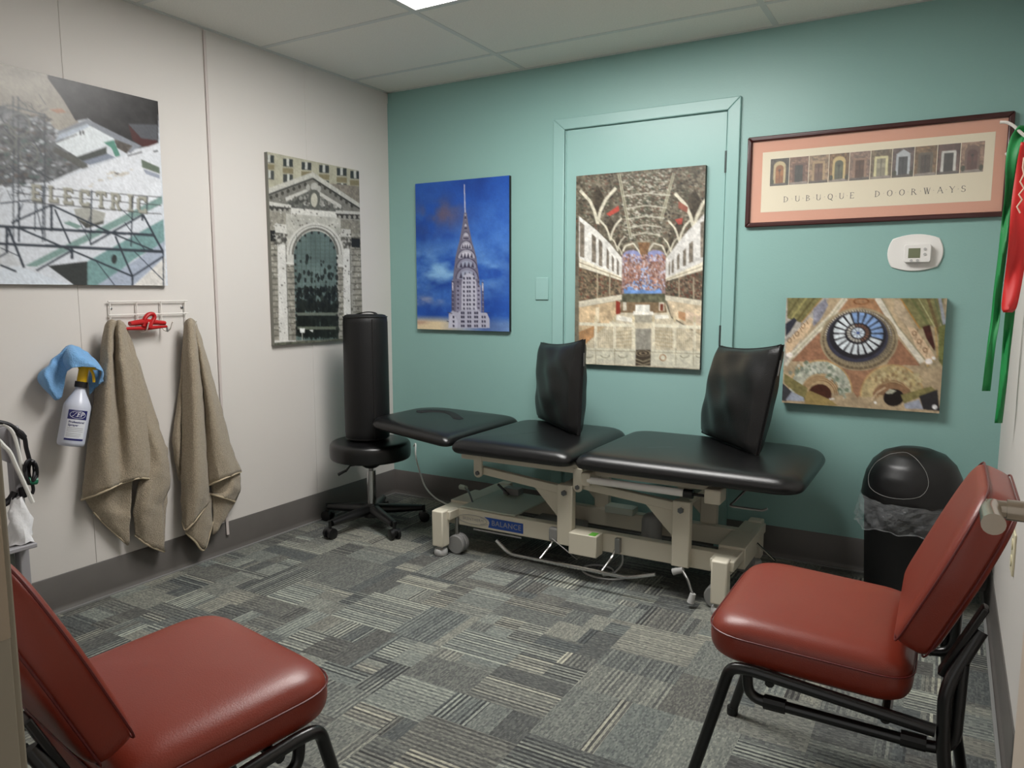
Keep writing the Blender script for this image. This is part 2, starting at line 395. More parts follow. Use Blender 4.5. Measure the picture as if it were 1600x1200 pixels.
# open entrance door at the right, with its lever, and the door lining
d2 = struct(boxm((DX1+.003, -RD+.012, .012), (DX1+.043, -2.318, 2.035)).build('door_2', 'door_face', bev=.002))
lv = MB(); zc, yc = .930, -2.385
lv.cyl((DX1+.003, yc, zc), (DX1-.006, yc, zc), .032, .030, 28)
lv.build('lever_rose', 'nickel', d2)
lv = MB(); lv.cyl((DX1-.006, yc, zc), (DX1-.030, yc, zc), .0125, n=20); lv.cyl((DX1-.030, yc, zc), (DX1-.052, yc, zc), .0105, n=20)
lv.build('lever_neck', 'nickel', d2)
lv = MB(); lv.tube(fillet([(DX1-.044, yc+.004, zc), (DX1-.048, yc-.02, zc), (DX1-.046, yc-.072, zc-.001)], .012), [.011]*7+[.0125], 16)
lv.build('lever', 'nickel', d2)
boxm((DX1+.012, -2.318, zc-.06), (DX1+.034, -2.3165, zc+.06)).build('latch_plate', 'nickel', d2)
fm = struct(MB().box((DX0-.02, -RD-.125, 0), (DX0, -RD+.005, 2.05)).build('trim_3', 'jamb', bev=.002))
struct(MB().box((DX1, -RD-.125, 0), (DX1+.02, -RD+.005, 2.05)).build('trim_4', 'jamb'))
struct(MB().box((DX0, -RD-.125, 2.03), (DX1, -RD+.005, 2.05)).build('trim_5', 'jamb'))
boxm((DX0, -RD-.115, 0), (DX0+.012, -RD-.045, 2.03)).build('door_stop', 'jamb', fm, bev=.001)
sp = MB().box((DX0, -RD-.04, .865), (DX0+.0012, -RD+.0045, .995))
sp.build('strike_plate', 'nickel', fm)
cs = MB().box((DX0-.075, -RD, 0), (DX0-.006, -RD+.014, 2.1)); cs.build('casing', 'jamb', fm, bev=.003)

# ------------------------------------------------------------------ printed pictures: painted cell by cell into the print's own colours
def vnoise(h, w, sc, octv=3, seed=0):
    g = np.random.default_rng(seed); out = np.zeros((h, w)); amp = 1; tot = 0
    for k in range(octv):
        s = max(2.0, sc/2**k); gh, gw = int(h/s)+3, int(w/s)+3; G = g.random((gh, gw))
        y = np.arange(h)/s; x = np.arange(w)/s; yi = y.astype(int); xi = x.astype(int); fy = (y-yi)[:, None]; fx = (x-xi)[None]
        fy = fy*fy*(3-2*fy); fx = fx*fx*(3-2*fx)
        a = G[yi][:, xi]; b = G[yi][:, xi+1]; c = G[yi+1][:, xi]; d = G[yi+1][:, xi+1]
        out += amp*((a*(1-fx)+b*fx)*(1-fy)+(c*(1-fx)+d*fx)*fy); tot += amp; amp *= .55
    return out/tot
class Paint:
    SS = 2
    def __init__(s, wm, hm, cell, fn, bg):
        s.w, s.h = max(8, int(round(wm/cell))), max(8, int(round(hm/cell))); s.fn = fn
        s.a = np.empty((s.h*s.SS, s.w*s.SS, 3)); s.a[:] = np.array(bg)/255.
    def xy(s, pts):
        q = np.array([s.fn(*p) for p in pts]); return q*np.array([s.w*s.SS, s.h*s.SS])
    def fill(s, q, col, alpha=1.0, noise=0, nsc=8, seed=1, soft=False):
        H, Wd = s.a.shape[:2]
        x0, y0 = np.floor(q.min(0)).astype(int); x1, y1 = np.ceil(q.max(0)).astype(int)
        x0, y0 = max(0, x0), max(0, y0); x1, y1 = min(Wd, x1+1), min(H, y1+1)
        if x1 <= x0 or y1 <= y0: return
        X, Y = np.meshgrid(np.arange(x0, x1)+.5, np.arange(y0, y1)+.5); ins = np.zeros(X.shape, bool); n = len(q)
        for i in range(n):
            ax, ay = q[i]; bx, by = q[(i+1) % n]
            if ay == by: continue
            c = ((ay > Y) != (by > Y)) & (X < (bx-ax)*(Y-ay)/(by-ay)+ax); ins ^= c
        sub = s.a[y0:y1, x0:x1]; c = np.array(col)/255.
        t = np.broadcast_to(c, sub.shape).copy()
        if noise: t *= (1+noise*(vnoise(*X.shape, nsc, 3, seed)[..., None]-.5)*2)
        sub[ins] = sub[ins]*(1-alpha)+t[ins]*alpha
    def poly(s, pts, col, **k): s.fill(s.xy(pts), col, **k)
    def line(s, p, q, w, col, **k):
        a, b = np.array(p, float), np.array(q, float); d = b-a; n = np.array([-d[1], d[0]])/max(1e-6, np.hypot(*d))*w/2
        s.poly([a+n, b+n, b-n, a-n], col, **k)
    def path(s, pts, w, col, **k):
        for p, q in zip(pts[:-1], pts[1:]): s.line(p, q, w, col, **k)
    def ell(s, c, rx, ry, col, a0=0, a1=360, n=48, **k):
        s.poly([(c[0]+rx*math.cos(math.radians(a0+(a1-a0)*i/n)), c[1]+ry*math.sin(math.radians(a0+(a1-a0)*i/n))) for i in range(n+1)], col, **k)
    def ring(s, c, r0, r1, col, a0=0, a1=360, n=48, **k):
        A = [math.radians(a0+(a1-a0)*i/n) for i in range(n+1)]
        s.poly([(c[0]+r1[0]*math.cos(t), c[1]+r1[1]*math.sin(t)) for t in A]+[(c[0]+r0[0]*math.cos(t), c[1]+r0[1]*math.sin(t)) for t in A[::-1]], col, **k)
    def speck(s, pts, cols, n, size, seed=3, elong=1):
        g = np.random.default_rng(seed); P = np.array(pts, float); lo, hi = P.min(0), P.max(0); k = 0; m = len(P)
        while k < n:
            c = lo+(hi-lo)*g.random(2); k += 1; ins = False
            for i in range(m):
                a, b = P[i], P[(i+1) % m]
                if (a[1] > c[1]) != (b[1] > c[1]) and c[0] < (b[0]-a[0])*(c[1]-a[1])/(b[1]-a[1])+a[0]: ins = not ins
            if not ins: continue
            r = size*(.5+g.random()); th = g.random()*6.28
            s.poly([(c[0]+r*(.7+.6*g.random())*math.cos(th+t), c[1]+elong*r*(.7+.6*g.random())*math.sin(th+t)) for t in (0, 1.2, 2.4, 3.6, 4.9)], cols[g.integers(len(cols))], alpha=.75)
    def grain(s, amp, sc=2, seed=5): s.a *= (1+amp*(vnoise(*s.a.shape[:2], sc, 2, seed)[..., None]-.5)*2)
    def mesh(s, name, M, wm, hm, parent, rough=.5, sat=.86, soft=2):
        """print surface: M maps x (0..wm), y (0..-hm) to the wall"""
        for _ in range(soft):
            B = np.pad(s.a, ((1, 1), (1, 1), (0, 0)), mode='edge'); s.a = (B[:-2, 1:-1]+B[2:, 1:-1]+B[1:-1, :-2]+B[1:-1, 2:]+2*B[1:-1, 1:-1])/6
        SS = s.SS; A = s.a.reshape(s.h, SS, s.w, SS, 3).mean((1, 3)); A = np.clip(A, 0, 1); A = A.mean(2, keepdims=True)*(1-sat)+A*sat
        A = np.where(A <= .04045, A/12.92, ((A+.055)/1.055)**2.4)
        h, w = s.h, s.w; P = np.pad(A, ((0, 1), (0, 1), (0, 0)), mode='edge'); Q = np.pad(A, ((1, 0), (1, 0), (0, 0)), mode='edge'); C = (P+Q)/2
        X, Y = np.meshgrid(np.linspace(0, wm, w+1), np.linspace(0, -hm, h+1)); V = np.stack([X, Y, 0*X], -1).reshape(-1, 3)
        I = POSE[parent.name].inverted() @ M if parent.name in POSE else M
        I = np.array(I); V = V@I[:3, :3].T+I[:3, 3]
        idx = np.arange((h+1)*(w+1)).reshape(h+1, w+1); Fq = np.stack([idx[:-1, :-1], idx[1:, :-1], idx[1:, 1:], idx[:-1, 1:]], -1).reshape(-1, 4)
        me = bpy.data.meshes.new(name); me.vertices.add(len(V)); me.vertices.foreach_set('co', V.ravel())
        me.loops.add(Fq.size); me.loops.foreach_set('vertex_index', Fq.ravel().astype(np.int32)); me.polygons.add(len(Fq))
        me.polygons.foreach_set('loop_start', np.arange(0, Fq.size, 4, dtype=np.int32)); me.update(calc_edges=True)
        ca = me.color_attributes.new('print', 'FLOAT_COLOR', 'POINT'); ca.data.foreach_set('color', np.concatenate([C.reshape(-1, 3), np.ones((len(V), 1))], 1).ravel())
        mm = MATS.get('print%.2f' % rough)
        if mm is None:
            mm = bpy.data.materials.new('print'); mm.use_nodes = True; b = mm.node_tree.nodes['Principled BSDF']; b.inputs['Roughness'].default_value = rough
            b.inputs['Specular IOR Level'].default_value = .3
            at_ = mm.node_tree.nodes.new('ShaderNodeVertexColor'); at_.layer_name = 'print'; mm.node_tree.links.new(at_.outputs[0], b.inputs['Base Color']); MATS['print%.2f' % rough] = mm
        me.materials.append(mm); o = bpy.data.objects.new(name, me); COL.objects.link(o); o.parent = parent; return o

def picture(name, label, wall, a0, a1, z0, z1, t, crop, cell, bg, side):
    """canvas print on a wall: 'back' (a = x) or 'left' (a = y); crop = (x0, y0, scale) of the study sketch"""
    if wall == 'back':
        loc = ((a0+a1)/2, 0, z0); slab = ((a0, -t, z0), (a1, -.001, z1)); M = surf((a0, -t-.0004, z1), (1, 0, 0), (0, 0, 1)); ax, pl, k = 1, -t, 0
    else:
        loc = (0, (a0+a1)/2, z0); slab = ((.001, a0, z0), (t, a1, z1)); M = surf((t+.0004, a0, z1), (0, 1, 0), (0, 0, 1)); ax, pl, k = 0, t, 1
    o = thing(name, label, 'picture', loc, group=None)
    boxm(*slab).build('canvas', side, o, world=True)
    def fn(cx, cy):
        p = at(crop[0]+cx/crop[2], crop[1]+cy/crop[2], ax, pl); return ((p[k]-a0)/(a1-a0), (z1-p[2])/(z1-z0))
    return o, Paint(a1-a0, z1-z0, cell, fn, bg), M, a1-a0, z1-z0

# --- tower picture
o, P, M, w, h = picture('canvas_print', 'canvas photo of a pale skyscraper spire against a blue sky', 'back', .206, .812, .985, 1.790, .022, (645, 265, 4.706), .0028, (36, 84, 176), 'canvas_black')
H_, W_ = P.a.shape[:2]
n1 = vnoise(H_, W_, 150, 4, 2); n2 = vnoise(H_, int(W_/2)+1, 60, 4, 9); n2 = np.repeat(n2, 2, 1)[:, :W_]; yy = np.linspace(0, 1, H_)[:, None]
def blend(P, m, c): P.a[:] = P.a*(1-m[..., None])+np.array(c)/255.*m[..., None]
blend(P, np.clip((n1-.45)*2.2, 0, .75)+0*yy, (24, 58, 138))
blend(P, np.clip((n2-.40)*3.2, 0, 1)*np.clip(1-abs(yy-.60)/.24, 0, 1)*np.clip(1.2-.5*np.linspace(0, 1, W_)[None], 0, 1), (140, 190, 232))
blend(P, np.clip((vnoise(H_, W_, 110, 5, 77)-.44)*3.2, 0, 1)*.7*np.clip(yy*2.2, .3, 1), (86, 142, 220))
blend(P, np.clip((vnoise(H_, W_, 70, 3, 12)-.25)*3, 0, 1)*np.exp(-((yy-.22)/.10)**2)*np.exp(-((np.linspace(0, 1, W_)[None]-.28)/.24)**2)*.95, (104, 92, 116))
blend(P, np.clip((yy-.90)/.05, 0, 1)*np.clip(1.4-1.6*np.linspace(0, 1, W_)[None], 0.25, 1), (226, 206, 168))
blend(P, np.clip((n2-.45)*4, 0, 1)*np.exp(-((yy-.80)/.03)**2)*np.clip(1-2.4*np.linspace(0, 1, W_)[None], 0, 1), (206, 190, 186))
blend(P, np.clip((n2-.5)*4, 0, 1)*np.exp(-((yy-.955)/.015)**2), (186, 150, 130))
DK, LT, MD = (66, 62, 84), (186, 186, 204), (128, 128, 152)
P.poly([(376, 108), (382, 108), (389, 320), (381, 320)], (200, 198, 214))
prof = [(318, 8), (395, 18), (460, 30), (525, 42), (590, 60), (655, 74), (740, 84), (810, 92), (1050, 96)]
P.poly([(384-a*.97, y) for y, a in prof]+[(388+a*1.1, y) for y, a in prof[::-1]], (112, 108, 128))
for y, a, hh in ((345, 6, 50), (420, 14, 50), (490, 28, 58), (556, 46, 62), (622, 66, 68), (690, 76, 76), (764, 82, 90)):
    cx = 386+(y-320)*.03
    P.ell((cx, y+hh*.42), a*.98, hh*.98, (140, 140, 162) if y > 640 else (172, 170, 186), 180, 360); P.ell((cx, y+hh*.45), a*.78, hh*.70, (204, 202, 214) if y < 640 else (160, 166, 188), 180, 360)
    for k in (-.62, -.25, .12, .5):
        P.poly([(cx+a*k-3-a*.07, y+hh*.40), (cx+a*(k+.09), y-hh*.08-hh*.12*(1-abs(k))), (cx+a*(k+.18)+3, y+hh*.40)], DK)
    P.ring((cx, y+hh*.45), (a*.95, hh*.93), (a*1.03, hh*1.01), DK, 180, 360)
P.poly([(360, 830), (372, 780), (410, 760), (450, 780), (468, 830), (472, 1050), (356, 1050)], (190, 190, 206))
P.poly([(320, 850), (356, 850), (352, 1050), (318, 1050)], (140, 138, 160)); P.poly([(470, 850), (500, 850), (505, 1050), (472, 1050)], (150, 148, 170))
P.poly([(285, 820), (303, 816), (305, 1050), (285, 1050)], (84, 80, 104)); P.poly([(507, 826), (520, 826), (524, 1050), (509, 1050)], (92, 88, 112))
P.line((294, 830), (294, 890), 8, (220, 220, 232)); P.line((514, 836), (514, 890), 8, (220, 220, 232))
for y in np.arange(790, 1040, 32):
    for x in (376, 402, 420, 450):
        P.poly([(x-6, y), (x+7, y+1), (x+7, y+18), (x-6, y+18)], (58, 56, 78) if (x+y) % 3 else (96, 94, 116))
    for x in (333, 484): P.poly([(x-7, y+30), (x+7, y+30), (x+7, y+42), (x-7, y+42)], (64, 60, 84))
    P.line((288, y+25), (302, y+25), 5, (150, 148, 168)); P.line((510, y+25), (522, y+25), 5, (150, 148, 168))
P.poly([(265, 1060), (290, 1040), (330, 1050), (360, 1030), (480, 1030), (500, 1052), (545, 1052), (565, 1100), (565, 1165), (262, 1165)], (178, 178, 196))
P.poly([(268, 1090), (300, 1060), (330, 1110), (330, 1165), (262, 1165)], (196, 196, 212))
for y in (1045, 1075, 1108, 1140):
    for x in (300, 360, 375, 408, 424, 458, 474, 512, 530):
        if y == 1045 and not 350 < x < 480: continue
        P.poly([(x-6, y), (x+6, y), (x+6, y+18), (x-6, y+18)], (50, 48, 70))
P.line((255, 1050), (290, 1058), 5, DK); P.line((540, 1054), (568, 1052), 5, DK); P.line((250, 1115), (266, 1118), 6, DK)
P.grain(.06, 3); P.mesh('print', M, w, h, o, .38, .95)

# --- old arched window picture
o, P, M, w, h = picture('canvas_print', 'canvas photo of a weathered stone arch with broken window panes', 'left', -.905, -.276, .938, 1.842, .022, (405, 230, 3.81), .0028, (150, 148, 138), 'canvas_pale')
P.poly([(0, 0), (610, 100), (610, 260), (0, 260)], (172, 168, 146), noise=.1, nsc=30)
for x, y in ((58, 45), (170, 68), (280, 88), (385, 105), (490, 122), (570, 140)):
    P.poly([(x-28, y), (x+30, y+4), (x+30, y+50), (x-28, y+46)], (58, 62, 62)); P.poly([(x-8, y), (x+8, y), (x+8, y+45), (x-8, y+45)], (190, 190, 182))
    P.poly([(x-30, y+55), (x+32, y+58), (x+32, y+90), (x-30, y+86)], (132, 122, 92)); P.poly([(x-28, y+92), (x+30, y+95), (x+30, y+150), (x-28, y+140)], (70, 72, 70))
    P.poly([(x-4, y+92), (x+10, y+92), (x+10, y+140), (x-4, y+140)], (188, 190, 182))
P.poly([(420, 215), (610, 235), (610, 370), (520, 300)], (132, 124, 112), noise=.2)
P.poly([(20, 260), (320, 150), (610, 360), (610, 400), (20, 330)], (120, 118, 110), noise=.15, nsc=14)
P.poly([(40, 250), (318, 148), (612, 345), (612, 372), (318, 182), (40, 285)], (186, 184, 174), noise=.12, nsc=10); P.path([(40, 288), (318, 186), (612, 375)], 9, (58, 58, 54))
for i in range(7): P.ell((70+i*34, 300-i*13), 9, 12, (66, 64, 58)); P.ell((360+i*32, 222+i*21), 9, 12, (66, 64, 58))
P.poly([(160, 330), (318, 250), (480, 360), (480, 385), (160, 365)], (98, 98, 92), noise=.35, nsc=8)
P.poly([(155, 300), (290, 245), (292, 262), (160, 322)], (190, 188, 180)); P.poly([(360, 265), (490, 345), (488, 368), (360, 290)], (190, 188, 180))
P.speck([(190, 330), (320, 265), (470, 360)], [(160, 158, 150), (60, 60, 56), (128, 126, 118)], 120, 11)
P.ell((328, 235), 22, 24, (176, 174, 166)); P.ell((326, 312), 36, 60, (92, 92, 86)); P.ell((327, 315), 20, 42, (186, 182, 166)); P.ell((290, 240), 12, 20, (168, 166, 158)); P.ell((356, 248), 12, 20, (168, 166, 158))
P.poly([(40, 320), (190, 345), (190, 362), (40, 345)], (196, 194, 186)); P.poly([(40, 345), (190, 362), (188, 385), (40, 375)], (62, 60, 56))
P.poly([(455, 375), (612, 385), (612, 402), (455, 395)], (190, 188, 180)); P.poly([(455, 395), (612, 402), (612, 430), (470, 422)], (60, 58, 54))
for i in range(5): P.ell((62+i*30, 378), 9, 12, (150, 148, 138)); P.ell((478+i*30, 416), 9, 11, (150, 148, 138))
P.poly([(188, 360), (460, 385), (460, 420), (188, 398)], (206, 204, 196), noise=.08)
P.poly([(160, 395), (460, 420), (490, 430), (490, 700), (160, 700)], (176, 174, 164), noise=.14, nsc=24)
P.poly([(30, 380), (155, 390), (160, 500), (40, 500)], (142, 138, 126), noise=.2); P.poly([(485, 430), (612, 440), (612, 520), (485, 510)], (132, 128, 116), noise=.2)
# masonry at both sides
for x0_, x1_, ya, yb in ((45, 105, 490, 1180), (545, 612, 520, 1010), (165, 215, 690, 1180), (465, 500, 700, 1150)):
    P.poly([(x0_, ya), (x1_, ya), (x1_+15, yb), (x0_+30, yb)], (146, 142, 130), noise=.3, nsc=14)
    for y in range(ya+20, yb, 34): P.line((x0_+(y-ya)*.03, y), (x1_+(y-ya)*.02, y), 7, (84, 82, 72), alpha=.8)
P.poly([(48, 495), (95, 495), (100, 560), (52, 560)], (34, 34, 32)); P.poly([(548, 540), (600, 545), (600, 600), (550, 595)], (38, 38, 36))
for x0_, x1_, ya, yb, k in ((108, 158, 570, 1150, 18), (498, 540, 600, 1000, 8)):
    P.poly([(x0_, ya), (x1_, ya+4), (x1_+k, yb), (x0_+k*.6, yb)], (206, 204, 198), noise=.06, nsc=40); P.line((x1_, ya), (x1_+k, yb), 5, (120, 118, 110))
P.speck([(95, 500), (162, 505), (162, 580), (100, 575)], [(92, 90, 82), (190, 188, 180), (60, 58, 54)], 70, 9); P.speck([(490, 530), (545, 535), (545, 605), (490, 600)], [(92, 90, 82), (186, 184, 176), (60, 58, 54)], 60, 8)
P.poly([(92, 455), (160, 460), (165, 515), (95, 508)], (198, 196, 188)); P.poly([(488, 485), (545, 490), (545, 535), (488, 530)], (190, 188, 180))
P.speck([(40, 260), (610, 380), (600, 1000), (70, 1150)], [(84, 82, 74), (214, 212, 204), (70, 68, 62)], 700, 4, seed=8)
c = (333, 640)
P.ring(c, (128, 150), (172, 190), (196, 194, 186), 180, 360); P.ring(c, (128, 150), (140, 162), (110, 108, 100), 180, 360); P.ring(c, (154, 172), (158, 176), (120, 118, 110), 180, 360)
P.poly([(165, 640), (205, 640), (205, 700), (165, 690)], (190, 188, 180)); P.poly([(462, 640), (500, 640), (500, 705), (462, 700)], (182, 180, 172)); P.line((160, 690), (208, 694), 12, (210, 208, 200)); P.line((462, 704), (502, 706), 12, (205, 203, 195))
gl = [(205+i*0, y) for i, y in ((0, 650),)]+[(333+128*math.cos(math.radians(a)), 648-150*math.sin(math.radians(a))) for a in range(180, -1, -10)]+[(468, 1150), (220, 1150)]
P.poly(gl, (92, 110, 106), noise=.16, nsc=50)
for i in range(9): P.line((222+i*28, 520), (232+i*27, 1150), 2.5, (60, 70, 66), alpha=.7)
for y in range(540, 1150, 24): P.line((210, y), (468, y), 2, (62, 72, 68), alpha=.55)
for y, n in ((690, 6), (770, 12), (870, 55), (945, 130), (1030, 150), (1095, 120)):
    P.speck([(222, y-32), (466, y-32), (468, y+32), (226, y+32)], [(26, 30, 26), (34, 40, 34), (18, 20, 18)], n*2, 8, seed=y, elong=2.0)
P.poly([(222, 985), (468, 985), (468, 1002), (222, 1002)], (104, 112, 100)); P.poly([(222, 1068), (468, 1068), (468, 1085), (222, 1085)], (100, 108, 92))
P.poly([(240, 1078), (272, 1078), (270, 1105), (244, 1105)], (226, 228, 224)); P.poly([(296, 1088), (322, 1086), (318, 1102)], (220, 222, 218)); P.line((255, 1100), (256, 1150), 4, (190, 192, 180))
P.poly([(75, 1150), (220, 1150), (220, 1162), (90, 1170)], (212, 210, 204)); P.poly([(70, 1165), (560, 1135), (560, 1190), (70, 1195)], (92, 94, 80), noise=.4)
for i in range(9): a = 180+i*20; P.ell((333+120*math.cos(math.radians(a)), 645+138*math.sin(math.radians(a))), 7, 9, (40, 44, 42))
for y in range(660, 1140, 38): P.ell((214+(y-660)*.02, y), 7, 9, (44, 46, 42)); P.ell((462, y), 7, 9, (44, 46, 42))
P.grain(.10, 3); P.mesh('print', M, w, h, o, .45)

# --- vaulted hall picture (a plain hall with mottled painted ceiling)
o, P, M, w, h = picture('canvas_print', 'tall canvas photo of a vaulted painted hall, hung on the teal door', 'back', 1.198, 1.836, .836, 1.756, .03, (895, 255, 3.637), .0030, (112, 106, 88), 'canvas_side')
P.poly([(0, 0), (782, 0), (782, 640), (0, 640)], (104, 96, 80), noise=.4, nsc=24)
P.speck([(20, 20), (770, 20), (770, 330), (540, 480), (260, 480), (20, 330)], [(70, 64, 54), (132, 126, 106), (112, 78, 62), (86, 92, 72), (152, 146, 128), (52, 48, 44), (94, 84, 66), (80, 72, 58)], 3600, 7, seed=21, elong=.7)
P.speck([(270, 60), (560, 40), (500, 450), (300, 450)], [(176, 172, 154), (120, 116, 96), (92, 70, 56), (70, 78, 62), (196, 192, 176)], 1300, 7, seed=22, elong=.55)
P.line((262, 60), (330, 420), 16, (176, 172, 146)); P.line((575, 55), (500, 330), 16, (176, 172, 146)); P.line((262, 60), (330, 420), 4, (96, 90, 70)); P.line((575, 55), (500, 330), 4, (96, 90, 70))
for y, x0_, x1_ in ((170, 285, 555), (240, 300, 535), (300, 310, 520), (350, 320, 505), (395, 330, 490)): P.path([(x0_, y+18), ((x0_+x1_)/2, y), (x1_, y+14)], 8, (190, 186, 166), alpha=.85)
def vee(x, y, s, sx):
    for k, wd in ((sx*1.0, 17), ):
        P.path([(x, y), (x-18*s, y-70*s), (x-44*s, y-130*s), (x-100*s, y-190*s)], wd*s, (206, 200, 176)); P.poly([(x-6*s, y-60*s), (x-34*s, y-150*s), (x+2*s, y-215*s), (x+38*s, y-150*s)], (72, 64, 52), noise=.5, nsc=8); P.path([(x, y), (x+14*s, y-70*s), (x+46*s, y-140*s), (x+104*s, y-205*s)], wd*s, (206, 200, 176))
vee(142, 345, 1.0, 1); vee(214, 440, .62, 1); vee(255, 500, .42, 1); vee(278, 520, .26, 1)
vee(690, 380, 1.1, 1); vee(606, 450, .66, 1); vee(556, 505, .42, 1); vee(534, 530, .26, 1)
P.poly([(190, 290), (260, 240), (265, 270), (210, 300)], (196, 70, 56)); P.poly([(580, 320), (625, 310), (620, 345), (600, 350)], (180, 72, 60)); P.poly([(600, 215), (655, 250), (650, 280), (600, 255)], (150, 84, 66))
# window bands of the two side walls
P.poly([(35, 300), (135, 380), (215, 460), (280, 540), (285, 655), (35, 560)], (214, 212, 204), noise=.08); P.poly([(765, 270), (650, 390), (600, 450), (530, 540), (525, 655), (765, 560)], (206, 204, 198), noise=.08)
for x0_, x1_, y0_, y1_ in ((40, 66, 330, 530), (108, 132, 400, 560), (148, 168, 430, 580), (192, 206, 480, 595), (222, 234, 520, 610), (250, 262, 540, 630)):
    P.poly([(x0_, y0_), (x1_, y0_+22), (x1_, y1_+8), (x0_, y1_)], (120, 110, 96), noise=.4, nsc=10)
for x0_, x1_, y0_, y1_ in ((726, 756, 320, 530), (660, 684, 440, 560), (626, 644, 480, 580), (592, 606, 510, 600), (562, 574, 540, 620), (545, 553, 555, 630)):
    P.poly([(x0_, y0_+18), (x1_, y0_), (x1_, y1_), (x0_, y1_+8)], (122, 112, 98), noise=.4, nsc=10)
P.poly([(35, 540), (285, 650), (285, 670), (35, 590)], (222, 214, 190)); P.poly([(765, 550), (525, 655), (525, 672), (765, 600)], (222, 214, 190)); P.path([(35, 562), (285, 658)], 5, (150, 136, 108)); P.path([(765, 575), (525, 664)], 5, (150, 136, 108))
# picture bands, drapery and lower walls
P.poly([(35, 592), (285, 672), (285, 750), (35, 785)], (112, 96, 74), noise=.4, nsc=16); P.poly([(765, 600), (525, 672), (525, 750), (765, 780)], (108, 92, 74), noise=.4, nsc=16)
P.speck([(35, 600), (285, 675), (285, 745), (35, 780)], [(70, 74, 58), (160, 136, 104), (62, 54, 46), (120, 60, 46)], 500, 5, seed=4); P.speck([(765, 605), (525, 675), (525, 745), (765, 775)], [(70, 74, 62), (160, 136, 108), (62, 54, 46), (120, 60, 46)], 500, 5, seed=6)
for x in (140, 210): P.line((x, 625), (x, 770), 8, (170, 156, 126))
for x in (604, 686): P.line((x, 650), (x, 770), 8, (168, 154, 126))
P.poly([(35, 785), (285, 745), (285, 775), (35, 820)], (206, 198, 174)); P.poly([(765, 785), (525, 750), (525, 780), (765, 815)], (206, 198, 174))
P.poly([(35, 820), (270, 780), (250, 870), (35, 1060)], (204, 176, 134), noise=.25, nsc=18); P.poly([(765, 815), (535, 780), (560, 870), (765, 1000)], (200, 180, 146), noise=.25, nsc=18)
P.poly([(35, 960), (130, 920), (120, 1040), (35, 1060)], (186, 128, 76), noise=.25, nsc=14); P.poly([(130, 820), (150, 818), (150, 900), (130, 905)], (222, 206, 172))
# far wall: blue and terracotta fresco tones
P.poly([(280, 520), (300, 500), (345, 490), (400, 545), (455, 490), (510, 500), (528, 530), (525, 790), (278, 790)], (150, 122, 118), noise=.2, nsc=16)
for cx in (338, 470): P.ell((cx, 535), 56, 40, (132, 140, 190), 180, 360); P.poly([(cx-55, 535), (cx+55, 535), (cx+55, 560), (cx-55, 560)], (140, 138, 176))
P.poly([(290, 700), (360, 660), (450, 660), (505, 700), (505, 740), (290, 742)], (96, 140, 206), noise=.2, nsc=20); P.poly([(390, 590), (430, 590), (440, 680), (370, 680)], (120, 150, 204))
P.speck([(285, 520), (525, 520), (522, 720), (285, 720)], [(176, 112, 86), (200, 160, 140), (110, 74, 66), (190, 196, 220), (146, 96, 80)], 900, 5, seed=31, elong=1.3)
P.poly([(280, 742), (525, 742), (525, 790), (278, 790)], (92, 92, 70), noise=.4, nsc=12)
P.ell((400, 480), 120, 40, (150, 140, 116), 180, 360, alpha=.5); P.path([(285, 500), (300, 470), (345, 455), (390, 520)], 9, (206, 200, 178)); P.path([(530, 520), (510, 470), (460, 455), (415, 520)], 9, (206, 200, 178)); P.poly([(370, 450), (440, 450), (425, 520), (385, 520)], (132, 96, 64), noise=.3)
# floor, altar, screen
P.poly([(278, 790), (525, 790), (560, 880), (765, 1000), (765, 1170), (35, 1140), (35, 1060), (240, 880)], (206, 194, 164), noise=.12, nsc=18)
P.poly([(278, 790), (525, 790), (535, 850), (265, 850)], (132, 108, 78), noise=.2); P.poly([(285, 790), (305, 790), (305, 838), (285, 838)], (206, 198, 176)); P.poly([(490, 790), (520, 790), (520, 840), (490, 840)], (206, 198, 176)); P.poly([(496, 800), (514, 800), (514, 838), (496, 838)], (130, 58, 38)); P.poly([(245, 780), (270, 790), (270, 855), (245, 860)], (150, 50, 34))
P.poly([(356, 804), (438, 804), (438, 842), (356, 842)], (222, 222, 210)); P.poly([(345, 842), (456, 842), (460, 862), (340, 862)], (236, 232, 218)); P.poly([(350, 862), (460, 862), (455, 905), (355, 905)], (168, 162, 142))
P.poly([(250, 862), (340, 880), (335, 905), (245, 890)], (226, 222, 206)); P.poly([(465, 862), (545, 862), (545, 882), (468, 885)], (226, 222, 206))
P.poly([(640, 830), (760, 890), (760, 930), (640, 880)], (216, 190, 160)); P.poly([(600, 840), (640, 850), (640, 900), (600, 880)], (190, 140, 96))
P.line((150, 1030), (215, 900), 8, (226, 214, 186)); P.line((590, 905), (700, 1010), 10, (226, 214, 186))
for i in range(5): P.line((240, 960+i*20), (340, 952+i*20), 4, (178, 160, 124)); P.line((470, 952+i*20), (580, 962+i*22), 4, (178, 160, 124))
for x0_, x1_ in ((40, 130), (135, 230), (240, 340), (462, 575), (585, 690), (695, 760)):
    for x in range(x0_, x1_, 11): P.line((x, 925), (x, 1052), 2.2, (150, 136, 104), alpha=.75)
    for y in range(935, 1052, 15): P.line((x0_, y), (x1_, y), 1.6, (160, 146, 112), alpha=.55)
P.poly([(35, 905), (345, 912), (345, 930), (35, 922)], (222, 216, 190)); P.poly([(455, 912), (765, 925), (765, 945), (455, 930)], (222, 216, 190))
for x in (130, 238, 345, 457, 578, 692): P.poly([(x-8, 900), (x+8, 900), (x+8, 1060), (x-8, 1060)], (220, 212, 184)); P.ell((x, 885), 8, 20, (206, 190, 150))
